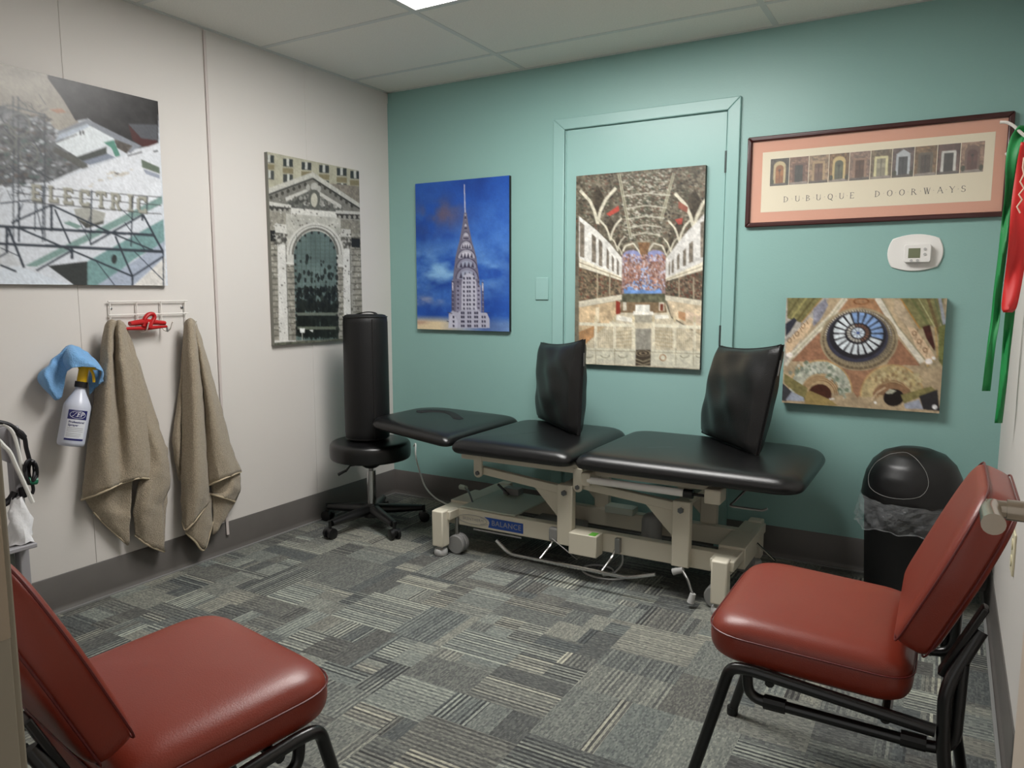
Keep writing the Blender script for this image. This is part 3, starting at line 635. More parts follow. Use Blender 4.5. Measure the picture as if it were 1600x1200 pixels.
P.poly([(35, 1048), (356, 1056), (356, 1150), (35, 1135)], (206, 202, 178), noise=.05); P.poly([(440, 1058), (765, 1070), (765, 1175), (440, 1150)], (206, 202, 178), noise=.05)
for x in (130, 238, 585, 685): P.line((x, 1052), (x, 1150), 4, (160, 152, 122))
for x in (90, 185, 285, 635, 725): P.ring((x, 1090), (22, 12), (28, 18), (150, 146, 120), 0, 180)
P.ring((512, 1105), (14, 14), (20, 20), (170, 130, 90)); P.line((35, 1062), (356, 1070), 4, (160, 150, 120)); P.line((440, 1072), (765, 1085), 4, (160, 150, 120))
P.poly([(356, 940), (445, 940), (443, 1150), (356, 1150)], (150, 146, 132), noise=.15); P.poly([(360, 1060), (443, 1060), (443, 1150), (356, 1150)], (70, 60, 48))
for r_, c_ in ((44, (128, 116, 92)), (34, (60, 48, 40)), (24, (140, 124, 96)), (12, (54, 44, 40))): P.ell((400, 1080), r_, r_*.42, c_)
P.path([(356, 1110), (400, 1128), (443, 1112)], 7, (150, 140, 112)); P.path([(356, 1130), (400, 1146), (443, 1132)], 6, (150, 140, 112))
P.grain(.12, 3); P.grain(.12, 12, 8)
H_, W_ = P.a.shape[:2]; yy = np.linspace(0, 1, H_)[:, None]; xx = np.linspace(0, 1, W_)[None]
P.mesh('print', M, w, h, o, .4, .8)

# --- dome picture
o, P, M, w, h = picture('canvas_print', 'small wide canvas photo looking up into a glazed dome', 'back', 2.206, 2.806, .712, 1.167, .035, (1215, 455, 5.926), .0030, (186, 164, 132), 'canvas_side')
P.poly([(60, 50), (1560, 50), (1560, 1120), (60, 1120)], (184, 160, 124), noise=.12, nsc=40)
P.poly([(60, 60), (480, 60), (60, 700)], (176, 170, 160), noise=.15); P.poly([(1050, 60), (1560, 60), (1560, 700), (1380, 720)], (170, 152, 118), noise=.15)
P.poly([(90, 60), (420, 60), (215, 290), (90, 250)], (124, 118, 70), noise=.2); P.path([(200, 60), (90, 230)], 14, (96, 88, 50)); P.path([(270, 60), (130, 250)], 10, (176, 166, 96)); P.path([(340, 60), (180, 270)], 14, (96, 84, 44)); P.path([(415, 60), (220, 290)], 10, (170, 130, 60))
P.poly([(75, 300), (150, 245), (180, 270), (120, 370), (75, 420)], (48, 50, 62)); P.poly([(330, 160), (440, 70), (470, 130), (400, 260), (330, 330)], (136, 136, 150), noise=.2); P.poly([(75, 480), (300, 240), (330, 260), (300, 350), (130, 560), (75, 580)], (216, 184, 144))
for x, y in ((110, 455), (180, 395), (235, 320)): P.ring((x, y), (14, 18), (20, 25), (120, 84, 50)); P.line((x+28, y-55), (x+46, y-15), 5, (120, 84, 50))
P.poly([(1130, 60), (1540, 60), (1500, 330), (1480, 300), (1400, 330), (1330, 350)], (126, 122, 74), noise=.2)
for a, b, wd, c_ in (((1140, 70), (1320, 350), 12, (188, 132, 56)), ((1240, 60), (1400, 320), 26, (108, 112, 64)), ((1300, 60), (1460, 340), 8, (186, 186, 130)), ((1390, 60), (1500, 400), 30, (112, 92, 56)), ((1450, 60), (1530, 330), 14, (98, 108, 70)), ((1500, 60), (1550, 330), 30, (150, 156, 168))): P.line(a, b, wd, c_)
P.poly([(1340, 330), (1410, 310), (1460, 520), (1450, 550), (1380, 440)], (72, 34, 26), noise=.3); P.poly([(1080, 80), (1150, 90), (1260, 350), (1200, 330), (1080, 200)], (190, 168, 136)); P.poly([(1200, 330), (1270, 340), (1460, 600), (1380, 690), (1300, 560)], (216, 184, 146))
for x, y in ((1265, 390), (1310, 465), (1365, 545)): P.ring((x, y), (14, 16), (20, 23), (116, 78, 48)); P.line((x+34, y-40), (x+10, y+62), 5, (120, 84, 50))
P.path([(1460, 330), (1480, 600), (1380, 700)], 12, (190, 150, 80)); P.poly([(1490, 330), (1560, 300), (1530, 700), (1490, 640)], (112, 116, 60), noise=.3)
P.poly([(600, 70), (920, 70), (1000, 220), (520, 220)], (172, 124, 84), noise=.12); P.ring((775, 95), (60, 22), (76, 32), (140, 84, 44))
P.poly([(390, 360), (420, 560), (540, 650), (130, 650)], (160, 110, 80), noise=.14); P.poly([(1100, 420), (1320, 690), (1010, 680), (1080, 560)], (160, 110, 80), noise=.14); P.poly([(540, 690), (960, 690), (740, 990)], (166, 118, 86), noise=.12)
P.path([(630, 60), (500, 230), (130, 600)], 52, (214, 206, 184)); P.path([(630, 60), (500, 230), (130, 600)], 14, (180, 172, 140)); P.path([(130, 600), (75, 690)], 30, (214, 206, 184)); P.path([(920, 60), (1070, 300), (1340, 660)], 52, (220, 212, 192)); P.path([(960, 60), (1110, 320), (1370, 640)], 12, (160, 150, 118))
c = (745, 440)
for rx, ry, col_, cy in ((362, 292, (164, 146, 112), 445), (340, 276, (108, 92, 70), 450), (326, 262, (146, 130, 100), 440), (308, 252, (96, 88, 84), 425), (300, 244, (116, 104, 84), 428), (285, 232, (58, 58, 76), 425), (262, 214, (40, 38, 44), 410)): P.ell((755 if rx > 290 else 740, cy), rx, ry, col_, n=64)
for i in range(72):
    t = math.radians(i*5); x, y = 748+302*math.cos(t), 425+246*math.sin(t)
    P.ell((x, y), 6, 6, (232, 228, 214) if y < 420 else (170, 152, 110), n=8)
for i in range(48):
    t = math.radians(i*7.5); P.line((752+316*math.cos(t), 442+256*math.sin(t)), (752+336*math.cos(t), 446+272*math.sin(t)), 5, (176, 156, 110))
for i in range(20):
    a0 = math.radians(i*18+2.6); a1 = math.radians(i*18+15.4); cx, cy = 748, 392; tm = (a0+a1)/2
    blue = math.sin(-tm)*.6+.55*math.cos(tm) > .35; col_ = (124, 160, 214) if blue else (214, 224, 230)
    P.poly([(cx+124*math.cos(a0)-3, cy+100*math.sin(a0)), (cx+232*math.cos(a0), cy+196*math.sin(a0)), (cx+232*math.cos(a1), cy+196*math.sin(a1)), (cx+124*math.cos(a1)-3, cy+100*math.sin(a1))], col_, noise=.12, nsc=14)
    P.poly([(cx+72*math.cos(a0)-3, cy+58*math.sin(a0)-4), (cx+104*math.cos(a0)-3, cy+84*math.sin(a0)-4), (cx+104*math.cos(a1)-3, cy+84*math.sin(a1)-4), (cx+72*math.cos(a1)-3, cy+58*math.sin(a1)-4)], (196, 190, 176) if i % 20 > 3 and i < 14 else (124, 84, 66))
P.ell((745, 386), 60, 48, (206, 220, 232)); 
for i in range(8): t = math.radians(i*45+12); P.line((745, 386), (745+60*math.cos(t), 386+48*math.sin(t)), 5, (60, 66, 90))
P.ell((745, 386), 16, 13, (56, 78, 150))
# lower arches
for cx, cy, R_ in ((395, 940, 300), (1060, 980, 300)):
    P.ell((cx, cy), R_, R_*1.02, (186, 156, 112), 180, 360); P.ring((cx, cy), (R_*.60, R_*.60), (R_*.96, R_*.97), (184, 186, 166) if cx < 600 else (188, 166, 116), 180, 360, noise=.25, nsc=14)
    P.ring((cx, cy), (R_*.96, R_*.97), (R_*1.0, R_*1.01), (196, 156, 96), 180, 360)
    for q in (.56, .50, .44): P.ring((cx, cy+20), (R_*q, R_*q), (R_*(q+.02), R_*(q+.02)), (132, 92, 56), 180, 360)
P.speck([(100, 760), (250, 650), (450, 660), (600, 800), (680, 1000), (600, 990), (520, 830), (330, 760)], [(96, 116, 92), (206, 206, 190), (150, 160, 140), (120, 130, 116)], 260, 16, seed=14)
P.speck([(800, 800), (1080, 690), (1300, 760), (1400, 860), (1250, 900), (1150, 830), (950, 850)], [(206, 190, 140), (150, 120, 80), (190, 168, 110)], 200, 15, seed=15)
P.ell((390, 960), 110, 100, (78, 40, 28), 190, 385); P.poly([(260, 940), (300, 920), (480, 1000), (560, 1060), (250, 1050)], (160, 136, 78)); P.line((480, 1000), (525, 995), 12, (240, 236, 226))
P.poly([(60, 760), (280, 900), (250, 1010), (60, 850)], (132, 122, 72), noise=.15); P.poly([(45, 850), (130, 930), (80, 1020), (40, 1010)], (66, 66, 70)); P.poly([(130, 930), (245, 985), (245, 1020), (75, 1010)], (156, 164, 180))
P.ell((1060, 960), 180, 110, (150, 110, 76), 180, 360); P.ell((1075, 985), 95, 80, (34, 26, 24)); P.poly([(1000, 940), (1040, 905), (1100, 920), (1060, 950), (1000, 950)], (180, 180, 156)); P.path([(870, 1010), (920, 940), (1000, 890)], 10, (226, 200, 160)); P.ell((905, 1032), 14, 12, (250, 246, 238))
P.poly([(1140, 960), (1420, 880), (1480, 930), (1320, 980), (1170, 1040)], (134, 124, 72), noise=.15); P.poly([(1310, 970), (1480, 910), (1500, 1110), (1350, 1095)], (48, 46, 48)); P.poly([(1170, 1045), (1310, 1000), (1350, 1095), (1180, 1085)], (160, 166, 184)); P.ell((1455, 1072), 24, 22, (246, 246, 248))
P.ell((110, 590), 30, 24, (238, 228, 216)); P.ell((1400, 650), 34, 26, (238, 230, 224)); P.ell((1445, 620), 18, 16, (246, 240, 234))
P.grain(.12, 4); P.grain(.10, 10, 8); P.mesh('print', M, w, h, o, .4, .82, 1)

# --- rooftop sign picture
ELEC0, ELEC1 = -2.52, -1.458
o, P, M, w, h = picture('canvas_print', 'large photo print of a rooftop letter sign over snowy roofs', 'left', ELEC0, ELEC1, 1.218, 1.952, .02, (0, 90, 3.335), .0030, (206, 212, 222), 'canvas_black')
P.poly([(-900, -300), (260, 80), (410, 340), (300, 400), (-900, 400)], (158, 150, 138), noise=.12, nsc=40); P.poly([(255, 270), (320, 265), (345, 285), (300, 290)], (180, 132, 106))
P.poly([(245, 80), (825, 225), (825, 450), (690, 480), (460, 318), (395, 330), (330, 220), (250, 110)], (50, 47, 48), noise=.3, nsc=20)
P.poly([(-900, 260), (0, 250), (250, 330), (460, 560), (250, 650), (-900, 700)], (110, 112, 116), noise=.45, nsc=22)
P.speck([(-300, 280), (240, 300), (440, 560), (240, 650), (-300, 720)], [(198, 204, 212), (74, 74, 78), (112, 100, 94), (92, 112, 110), (150, 152, 158), (120, 124, 130)], 620, 15, seed=41, elong=.5)
P.poly([(300, 385), (455, 320), (740, 462), (700, 480), (680, 500), (460, 352), (310, 410)], (136, 142, 154)); P.poly([(305, 400), (455, 345), (470, 360), (285, 440)], (176, 188, 206))
P.poly([(285, 445), (470, 355), (605, 428), (400, 518)], (220, 228, 234)); P.line((285, 445), (400, 400), 5, (84, 84, 88)); P.poly([(413, 385), (422, 380), (424, 402), (415, 405)], (70, 70, 74)); P.poly([(429, 382), (437, 378), (439, 400), (431, 402)], (70, 70, 74))
P.poly([(400, 518), (555, 465), (555, 500), (440, 545)], (78, 82, 80)); P.poly([(285, 465), (400, 520), (460, 570), (430, 580), (275, 490)], (96, 96, 92)); P.poly([(430, 540), (560, 500), (600, 520), (470, 560)], (130, 140, 160))
P.poly([(540, 442), (592, 430), (626, 510), (602, 518), (580, 470)], (82, 150, 130)); P.poly([(595, 425), (690, 460), (660, 500), (610, 470)], (92, 84, 78), noise=.3)
P.poly([(668, 345), (820, 350), (820, 432), (735, 420)], (88, 90, 98)); P.poly([(668, 348), (735, 420), (820, 432), (820, 460), (745, 465), (690, 430)], (84, 42, 42))
P.poly([(250, 660), (835, 440), (842, 730), (600, 860), (240, 760)], (218, 222, 230), noise=.04, nsc=40); P.speck([(440, 680), (560, 600), (720, 560), (690, 590), (520, 660)], [(196, 186, 170), (208, 202, 192)], 60, 16, seed=42, elong=.4)
P.poly([(736, 530), (830, 572), (832, 605), (740, 572)], (104, 118, 102)); P.poly([(745, 580), (830, 610), (832, 632), (760, 606)], (150, 158, 178)); P.line((665, 512), (740, 492), 6, (90, 90, 96)); P.line((800, 490), (822, 486), 7, (70, 70, 76)); P.poly([(590, 600), (622, 600), (612, 610)], (96, 96, 96))
P.poly([(130, 1085), (845, 720), (845, 762), (190, 1090)], (122, 158, 152)); P.poly([(330, 862), (360, 852), (430, 880), (400, 892)], (120, 156, 148))
P.poly([(455, 1062), (850, 842), (857, 960), (700, 1050), (520, 1190), (455, 1190)], (112, 156, 156), noise=.08); P.poly([(500, 1190), (857, 955), (857, 1040), (690, 1190)], (160, 172, 194)); P.poly([(690, 1195), (860, 1040), (860, 1195)], (214, 210, 204), noise=.1); P.ell((595, 1050), 14, 24, (56, 60, 60))
P.poly([(250, 1085), (455, 1062), (455, 1195), (400, 1195)], (58, 62, 62)); P.poly([(-600, 1195), (110, 1090), (350, 1180), (370, 1195)], (206, 216, 228)); P.poly([(-600, 960), (0, 960), (120, 1080), (-600, 1150)], (196, 200, 206), noise=.1)
P.poly([(385, 790), (450, 780), (550, 810), (540, 850), (470, 870), (400, 840)], (168, 168, 160)); P.poly([(400, 840), (470, 870), (540, 850), (540, 865), (450, 890)], (84, 84, 78))
IR = (54, 62, 74)
g = random.Random(3)
for i in range(230):        # steel tower at the left
    x = g.uniform(-260, 250); y = g.uniform(230, 740); P.line((x, y), (x+g.uniform(-60, 60), y+g.uniform(-60, 60)), 4, (72, 78, 86), alpha=.7)
for x in (-200, -120, -40, 68, 95, 232): P.line((x, 200 if x < 200 else 290), (x+2, 960), 7, (76, 82, 90), alpha=.85)
for r_ in (70, 120): P.ring((20-r_*.5, 480), (r_, r_*.8), (r_+10, r_*.8+10), (110, 112, 110), alpha=.8)
for cx, cy, r_ in ((150, 500, 52), (100, 350, 60), (20, 420, 70)): P.ring((cx, cy), (r_-10, r_*1.1-10), (r_, r_*1.1), (124, 126, 120), alpha=.8)
P.path([(-60, 260), (60, 250), (180, 285), (240, 300)], 7, (90, 96, 104)); P.path([(0, 590), (130, 560), (280, 640)], 6, (80, 84, 90))
for q in (662, 700, 742): P.line((80, q+6), (840, q+66+(q-662)*.1), 4, (72, 74, 78))
for a, b, wd in (((-300, 862), (800, 925), 14), ((-300, 955), (852, 1012), 15), ((60, 862), (268, 768), 10), ((268, 768), (575, 912), 9), ((268, 775), (268, 905), 12), ((285, 790), (365, 970), 8), ((580, 912), (745, 818), 10), ((470, 975), (580, 912), 10), ((745, 818), (848, 1010), 9), ((745, 820), (740, 850), 10),
                 ((40, 880), (125, 1095), 12), ((35, 880), (35, 1020), 13), ((100, 890), (370, 1005), 9), ((375, 1005), (190, 1110), 10), ((375, 1005), (690, 1140), 9), ((690, 1140), (852, 1035), 9), ((600, 930), (690, 1140), 9), ((690, 1140), (690, 1190), 10), ((375, 985), (375, 1050), 14), ((0, 1080), (85, 1115), 9), ((575, 912), (800, 1005), 8), ((800, 925), (850, 1010), 9), ((850, 1010), (852, 1190), 6),
                 ((182, 755), (182, 905), 5), ((225, 670), (222, 960), 6), ((478, 690), (470, 975), 6), ((692, 715), (682, 985), 6), ((768, 725), (764, 800), 6), ((100, 760), (98, 960), 8), ((400, 830), (470, 960), 4), ((190, 780), (225, 940), 4), ((650, 860), (760, 1010), 4), ((500, 1060), (600, 1190), 4), ((0, 990), (110, 1040), 4), ((700, 1010), (850, 1160), 4), ((120, 760), (30, 960), 5), ((620, 780), (700, 850), 3), ((440, 900), (470, 830), 4), ((0, 760), (180, 740), 6), ((-200, 1150), (30, 1020), 8)):
    P.line(a, b, wd, IR)
# the letters, slab shaped
def letter(ch, x, y, wd, ht, sl, col_, st=.26):
    def Lp(*pts): P.poly([(x+p*wd, y+q*ht+p*wd*sl) for p, q in pts], col_)
    def bar(x0_, y0_, x1_, y1_): Lp((x0_, y0_), (x1_, y0_), (x1_, y1_), (x0_, y1_))
    t = st; s_ = .17
    if ch in 'ELR': bar(.08, 0, .08+t, 1)
    if ch == 'E': bar(0, 0, .92, s_); bar(0, 1-s_, .95, 1); bar(0, .42, .72, .58); bar(.75, 0, .92, .28); bar(.78, .72, .95, 1)
    if ch == 'L': bar(0, 1-s_, .95, 1); bar(.75, .68, .95, 1); bar(-.06, 0, .45, s_*.7)
    if ch == 'C': bar(0, .15, t, .85); bar(.15, 0, .9, s_); bar(.15, 1-s_, .9, 1); bar(.68, 0, .95, .32); bar(.68, .74, .95, 1)
    if ch == 'T': bar(0, 0, 1, s_); bar(.5-t/2, 0, .5+t/2, 1); bar(.25, 1-s_*.7, .75, 1); bar(0, 0, .14, .3); bar(.86, 0, 1, .3)
    if ch == 'R': bar(0, 0, .8, s_); bar(.66, .08, .95, .45); bar(.2, .42, .8, .58); Lp((.45, .55), (.7, .55), (1.02, 1), (.72, 1)); bar(-.04, 1-s_*.7, .45, 1)
    if ch == 'I': bar(.5-t*.6, 0, .5+t*.6, 1); bar(.15, 0, .85, s_*.7); bar(.15, 1-s_*.7, .85, 1)
for ch, x, y, wd in zip('ELECTRIC', (162, 252, 328, 412, 498, 575, 658, 712), (658, 666, 676, 685, 694, 703, 711, 720), (56, 54, 54, 56, 54, 52, 40, 54)):
    letter(ch, x+5, y+6, wd, 86, .10, (88, 86, 80)); letter(ch, x, y, wd, 86, .10, (164, 162, 148))
P.grain(.10, 3); P.mesh('print', M, w, h, o, .32, .75)

# --- framed print with a row of doorways
fx0, fx1, fz0, fz1 = 2.014, 2.984, 1.474, 1.858
o = thing('framed_print', 'long framed print of ten doorways in dark wood frame with pink mat', 'picture', ((fx0+fx1)/2, 0, fz0))
bw = .020
def rail(pts): return MB().prism(pts, -.022, -.002, 'xz').build('frame_rail', 'frame_wood', o, world=True, bev=.005)
rail([(fx0, fz0), (fx1, fz0), (fx1-bw, fz0+bw), (fx0+bw, fz0+bw)]); rail([(fx0, fz1), (fx1, fz1), (fx1-bw, fz1-bw), (fx0+bw, fz1-bw)])
rail([(fx0, fz0), (fx0+bw, fz0+bw), (fx0+bw, fz1-bw), (fx0, fz1)]); rail([(fx1, fz0), (fx1-bw, fz0+bw), (fx1-bw, fz1-bw), (fx1, fz1)])
boxm((fx0+bw*.6, -.008, fz0+bw*.6), (fx1-bw*.6, -.003, fz1-bw*.6)).build('backing', 'mat_pink', o, world=True)
def fuv(px, py): p = at(px, py, 1, -.010); return p[0], p[2]
(sx0, sz1), (sx1, _) = fuv(1192, 237), fuv(1556, 207); _, sz0 = fuv(1192, 331)
sz1 = (sz1+fuv(1556, 207)[1])/2; sz0 = (sz0+fuv(1550, 314)[1])/2
boxm((sx0, -.0088, sz0), (sx1, -.008, sz1)).build('sheet', 'sheet', o, world=True)
ph0 = fuv(1204, 248); ph1 = fuv(1540, 221); pz1 = (ph0[1]+ph1[1])/2; pz0 = (fuv(1204, 290)[1]+fuv(1538, 269)[1])/2
pw = (ph1[0]-ph0[0])/10
g = random.Random(12)
spec = [((70, 64, 54), (196, 176, 128), (150, 92, 44), 'a'), ((132, 98, 78), (110, 78, 62), (52, 52, 46), 's'), ((146, 120, 92), (176, 146, 104), (104, 76, 60), 's'), ((120, 88, 52), (206, 178, 112), (84, 88, 66), 'a'), ((128, 102, 86), (150, 116, 92), (86, 56, 36), 's'),
        ((112, 96, 72), (214, 206, 152), (140, 134, 110), 's'), ((92, 76, 72), (180, 186, 190), (56, 60, 62), 'p'), ((122, 92, 60), (96, 86, 68), (66, 54, 44), 's'), ((96, 66, 58), (206, 204, 196), (48, 46, 42), 's'), ((150, 118, 96), (120, 90, 76), (92, 54, 46), 'a')]
for i, (wall_c, trim_c, door_c, kind) in enumerate(spec):
    ax0, ax1 = ph0[0]+i*pw+.0012, ph0[0]+(i+1)*pw-.0012; ww, hh = ax1-ax0, pz1-pz0
    Q = Paint(ww, hh, .0022, lambda a, b: (a, b), wall_c)
    Q.a *= (1+.5*(vnoise(*Q.a.shape[:2], 7, 3, i)[..., None]-.5)*2)
    top = .30 if kind == 'a' else .22
    Q.poly([(.18, top), (.82, top), (.84, .92), (.16, .92)], trim_c, noise=.12)
    if kind == 'a': Q.ell((.5, top), .33, .2, trim_c, 180, 360)
    if kind == 'p': Q.poly([(.14, .22), (.5, .05), (.86, .22)], trim_c)
    Q.poly([(.28, top+.08), (.72, top+.08), (.72, .92), (.28, .92)], door_c, noise=.2)
    if kind == 'a': Q.ell((.5, top+.08), .22, .14, door_c, 180, 360); Q.ell((.5, top+.14), .07, .05, tuple(int(v*.5) for v in door_c))
    Q.line((.5, top+.1), (.5, .9), .03, tuple(int(v*.6) for v in door_c)); Q.poly([(.3, .45), (.46, .45), (.46, .62), (.3, .62)], tuple(min(255, int(v*1.25)) for v in door_c), alpha=.7); Q.poly([(.54, .45), (.7, .45), (.7, .62), (.54, .62)], tuple(min(255, int(v*1.25)) for v in door_c), alpha=.7)
    Q.poly([(.05, .92), (.95, .90), (1, 1), (0, 1)], (150, 138, 126) if i % 2 else (96, 88, 80), noise=.2)
    if i % 3 == 0: Q.ell((.12, .85), .1, .1, (58, 62, 40)); Q.ell((.9, .86), .09, .1, (62, 64, 44))
    Q.mesh('doorway_photo', surf((ax0, -.0092, pz1), (1, 0, 0), (0, 0, 1)), ww, hh, o, .6, .86, 0)
# serif capitals drawn with thin and thick strokes
GL = {'D': [((.1, 0), (.1, 1), 2), ('arc', .1, .5, .75, .5, -90, 90)], 'U': [((.1, 1), (.1, .35), 2), ((.85, 1), (.85, .35), 1), ('arc', .475, .36, .375, .36, 180, 360)],
      'B': [((.1, 0), (.1, 1), 2), ('arc', .1, .76, .5, .24, -90, 90), ('arc', .1, .27, .62, .27, -90, 90)], 'Q': [('arc', .5, .5, .46, .5, 0, 360), ((.45, .12), (1.0, -.22), 2)],
      'E': [((.1, 0), (.1, 1), 2), ((.1, 1), (.7, 1), 1), ((.1, .52), (.58, .52), 1), ((.1, 0), (.75, 0), 1), ((.7, 1), (.7, .86), 1), ((.75, 0), (.75, .16), 1)],
      'O': [('arc', .5, .5, .46, .5, 0, 360)], 'R': [((.1, 0), (.1, 1), 2), ('arc', .1, .75, .52, .25, -90, 90), ((.42, .5), (.9, 0), 2)],
      'W': [((0, 1), (.3, 0), 2), ((.3, 0), (.55, 1), 1), ((.5, 1), (.82, 0), 2), ((.82, 0), (1.08, 1), 1)], 'A': [((0, 0), (.45, 1), 1), ((.45, 1), (.95, 0), 2), ((.18, .38), (.68, .38), 1)],
      'Y': [((.02, 1), (.46, .48), 2), ((.92, 1), (.46, .48), 1), ((.46, .48), (.46, 0), 2)], 'S': [('arc', .42, .75, .30, .25, 20, 270), ('arc', .40, .26, .34, .26, -160, 90)]}
def glyph(mb, ch, x, z, ht):
    wd = ht*.8
    def st(a, b, k):
        a = np.array((x+a[0]*wd, z+a[1]*ht)); b = np.array((x+b[0]*wd, z+b[1]*ht)); d = b-a; L_ = np.hypot(*d)
        if L_ < 1e-6: return
        n = np.array([-d[1], d[0]])/L_*(.0007 if k == 1 else .00135); d = d/L_*.0004
        mb.prism([tuple(a+n-d), tuple(b+n+d), tuple(b-n+d), tuple(a-n-d)], -.0092, -.0089, 'xz')
    for s_ in GL[ch]:
        if s_[0] == 'arc':
            _, cx, cz, rx, rz, a0, a1 = s_; n = 14
            pts = [(cx+rx*math.cos(math.radians(a0+(a1-a0)*i/n)), cz+rz*math.sin(math.radians(a0+(a1-a0)*i/n))) for i in range(n+1)]
            for p, q in zip(pts[:-1], pts[1:]): st(p, q, 2 if abs(q[1]-p[1])*ht > abs(q[0]-p[0])*wd else 1)
        else:
            st(*s_)
            for e_ in (s_[0], s_[1]):
                if s_[2] == 2 and e_[1] in (0, 1): st((e_[0]-.13, e_[1]), (e_[0]+.13, e_[1]), 1)
lt_px = [('D', 1228, 315), ('U', 1246, 314), ('B', 1263, 312), ('U', 1279, 311), ('Q', 1297, 310), ('U', 1315, 309), ('E', 1332, 308), ('D', 1371, 306), ('O', 1390, 305), ('O', 1409, 304), ('R', 1428, 303), ('W', 1448, 301), ('A', 1469, 300), ('Y', 1488, 299), ('S', 1506, 298)]
zb = np.mean([fuv(x, y+1)[1] for _, x, y in lt_px])-.002
for k, (ch, x, y) in enumerate(lt_px):
    wx = fuv(x, y)[0]; ink = MB(); glyph(ink, ch, wx-.0092, zb+.001, .0230); ink.build('letter', 'ink', o, world=True, smooth=0)
    if k < len(lt_px)-1 and k != 6:
        mx_ = (wx+fuv(lt_px[k+1][1], lt_px[k+1][2])[0])/2; MB().prism([(mx_-.001, zb+.012), (mx_+.001, zb+.012), (mx_+.001, zb+.014), (mx_-.001, zb+.014)], -.0092, -.0089, 'xz').build('dot', 'ink', o, world=True, smooth=0)
boxm((fx0+bw*.7, -.0122, fz0+bw*.7), (fx1-bw*.7, -.0112, fz1-bw*.7)).build('glass', 'pane', o, world=True)

# ------------------------------------------------------------------ treatment table
BX0, BX1, BXM, BXH, BY0, BY1, BT = .405, 2.42, 1.545, .945, -.785, -.105, .556
t = thing('treatment_table', 'black padded three-section treatment table on a cream steel lifting frame', 'table', (1.5, -.45, 0))
def part(mb, name, m, parent=None, **k): return mb.build(name, m, parent if parent is not None else t, world=True, **k)
def cushion(outline, z0, z1, crown=.004):
    hh = z1-z0
    return MB().pad(outline, [(.05, z0), (.020, z0+.001), (.007, z0+hh*.10), (.001, z0+hh*.26), (0, z0+hh*.40), (.004, z0+hh*.57), (.014, z0+hh*.76), (.030, z0+hh*.90), (.052, z0+hh*.97), (.085, z1), (.13, z1+crown*.5), (.22, z1+crown*.9), (.3, z1+crown)])
part(cushion(rpoly([(BXM+.006, BY0), (BX1, BY0), (BX1, BY1), (BXM+.006, BY1)], [.05, .10, .13, .09], 7), .484, BT), 'cushion', 'black_vinyl', sub=1)
part(cushion(rpoly([(BXH+.004, BY0+.004), (BXM-.006, BY0), (BXM-.006, BY1), (BXH+.004, BY1)], [.04, .06, .10, .09], 7), .484, BT), 'cushion', 'black_vinyl', sub=1)
# head section, narrower at its end, with a face slot
HT = Matrix.Translation((BXH, 0, .500)) @ Matrix.Rotation(math.radians(4.2), 4, 'Y') @ Matrix.Translation((-BXH, 0, -.500))      # head section tipped up a little
hd = part(cushion(rpoly([(BX0, BY0+.075), (BXH-.010, BY0+.008), (BXH-.010, BY1), (BX0, BY1-.12)], [.10, .05, .06, .16], 7), .500, .560).xf(HT), 'head_cushion', 'black_vinyl', sub=1)
MB().tube(catmull([(.520, -.455, .5625), (.555, -.385, .5630), (.625, -.350, .5635), (.700, -.385, .5632), (.775, -.450, .5625)], 6), [.006]+[.027]*23+[.006], 12, flat=.20, up=(0, 0, 1)).xf(HT).build('face_slot', 'black_matte', hd, world=True)
for a, b in (((.93, -.70, .486), (1.53, -.16, .493)), ((1.56, -.72, .486), (2.395, -.15, .493)), ): part(boxm(a, b), 'board', 'steel', bev=.002)
part(boxm((.50, -.64, .490), (.925, -.24, .5015)).xf(HT), 'board', 'black_matte', bev=.002)
# upper frame under the padding
for y in (-.675, -.205):
    part(boxm((.955, y-.018, .448), (1.535, y+.018, .486)), 'top_rail', 'cream', bev=.003)
    part(boxm((1.56, y-.018, .450), (2.11, y+.018, .486)), 'top_rail', 'cream', bev=.003)
for x in (1.0, 1.50, 2.08): part(boxm((x-.018, -.657, .450), (x+.018, -.223, .484)), 'cross_rail', 'cream', bev=.003)
def lug(cx, y, zc, zt, wd=.042, th=.012):
    n = 10; pts = [(cx-wd/2, zt)]+[(cx+wd/2*math.cos(math.radians(180+180*i/n)), zc+wd/2*math.sin(math.radians(180+180*i/n))) for i in range(n+1)]+[(cx+wd/2, zt)]
    return MB().prism(pts, y-th/2, y+th/2, 'xz')
for y in (-.690, -.190):
    s = -1 if y < -.4 else 1
    for cx in (1.045, 1.535):
        l_ = part(lug(cx, y, .392, .470), 'pivot_lug', 'cream', bev=.0015)
        MB().cyl((cx, y, .392), (cx, y+s*.012, .392), .0105, n=6).build('bolt', 'bolt', l_, world=True)
# lifting arms and posts, near and far side
for y in (-.665, -.30):
    s = -1 if y < -.5 else 1
    for x0, x1, z0, z1 in ((1.03, 1.475, .402, .362), (1.52, 1.975, .400, .362)):
        part(MB().prism([(x0, z0-.016), (x1, z1-.018), (x1, z1+.018), (x0, z0+.018)], y-.014, y+.014, 'xz'), 'lift_arm', 'cream', bev=.003)
        part(MB().prism([(x1-.155, .358), (x1-.005, .345), (x1-.005, .215), (x1-.03, .232)], y-.006, y+.006, 'xz'), 'gusset', 'cream', bev=.001)
    for cx in (1.478, 1.975):
        yy = y-.02 if s < 0 else y
        p_ = part(boxm((cx-.035, yy-.016, .135), (cx+.035, yy+.022, .395)), 'lift_post', 'cream', bev=.004)
        MB().cyl((cx, yy-.016, .362), (cx, yy-.027, .362), .012, n=6).build('bolt', 'bolt', p_, world=True)
for cx in (1.465, 1.965): part(boxm((cx-.022, -.66, .36), (cx+.022, -.30, .388)), 'cross_rail', 'cream', bev=.003)
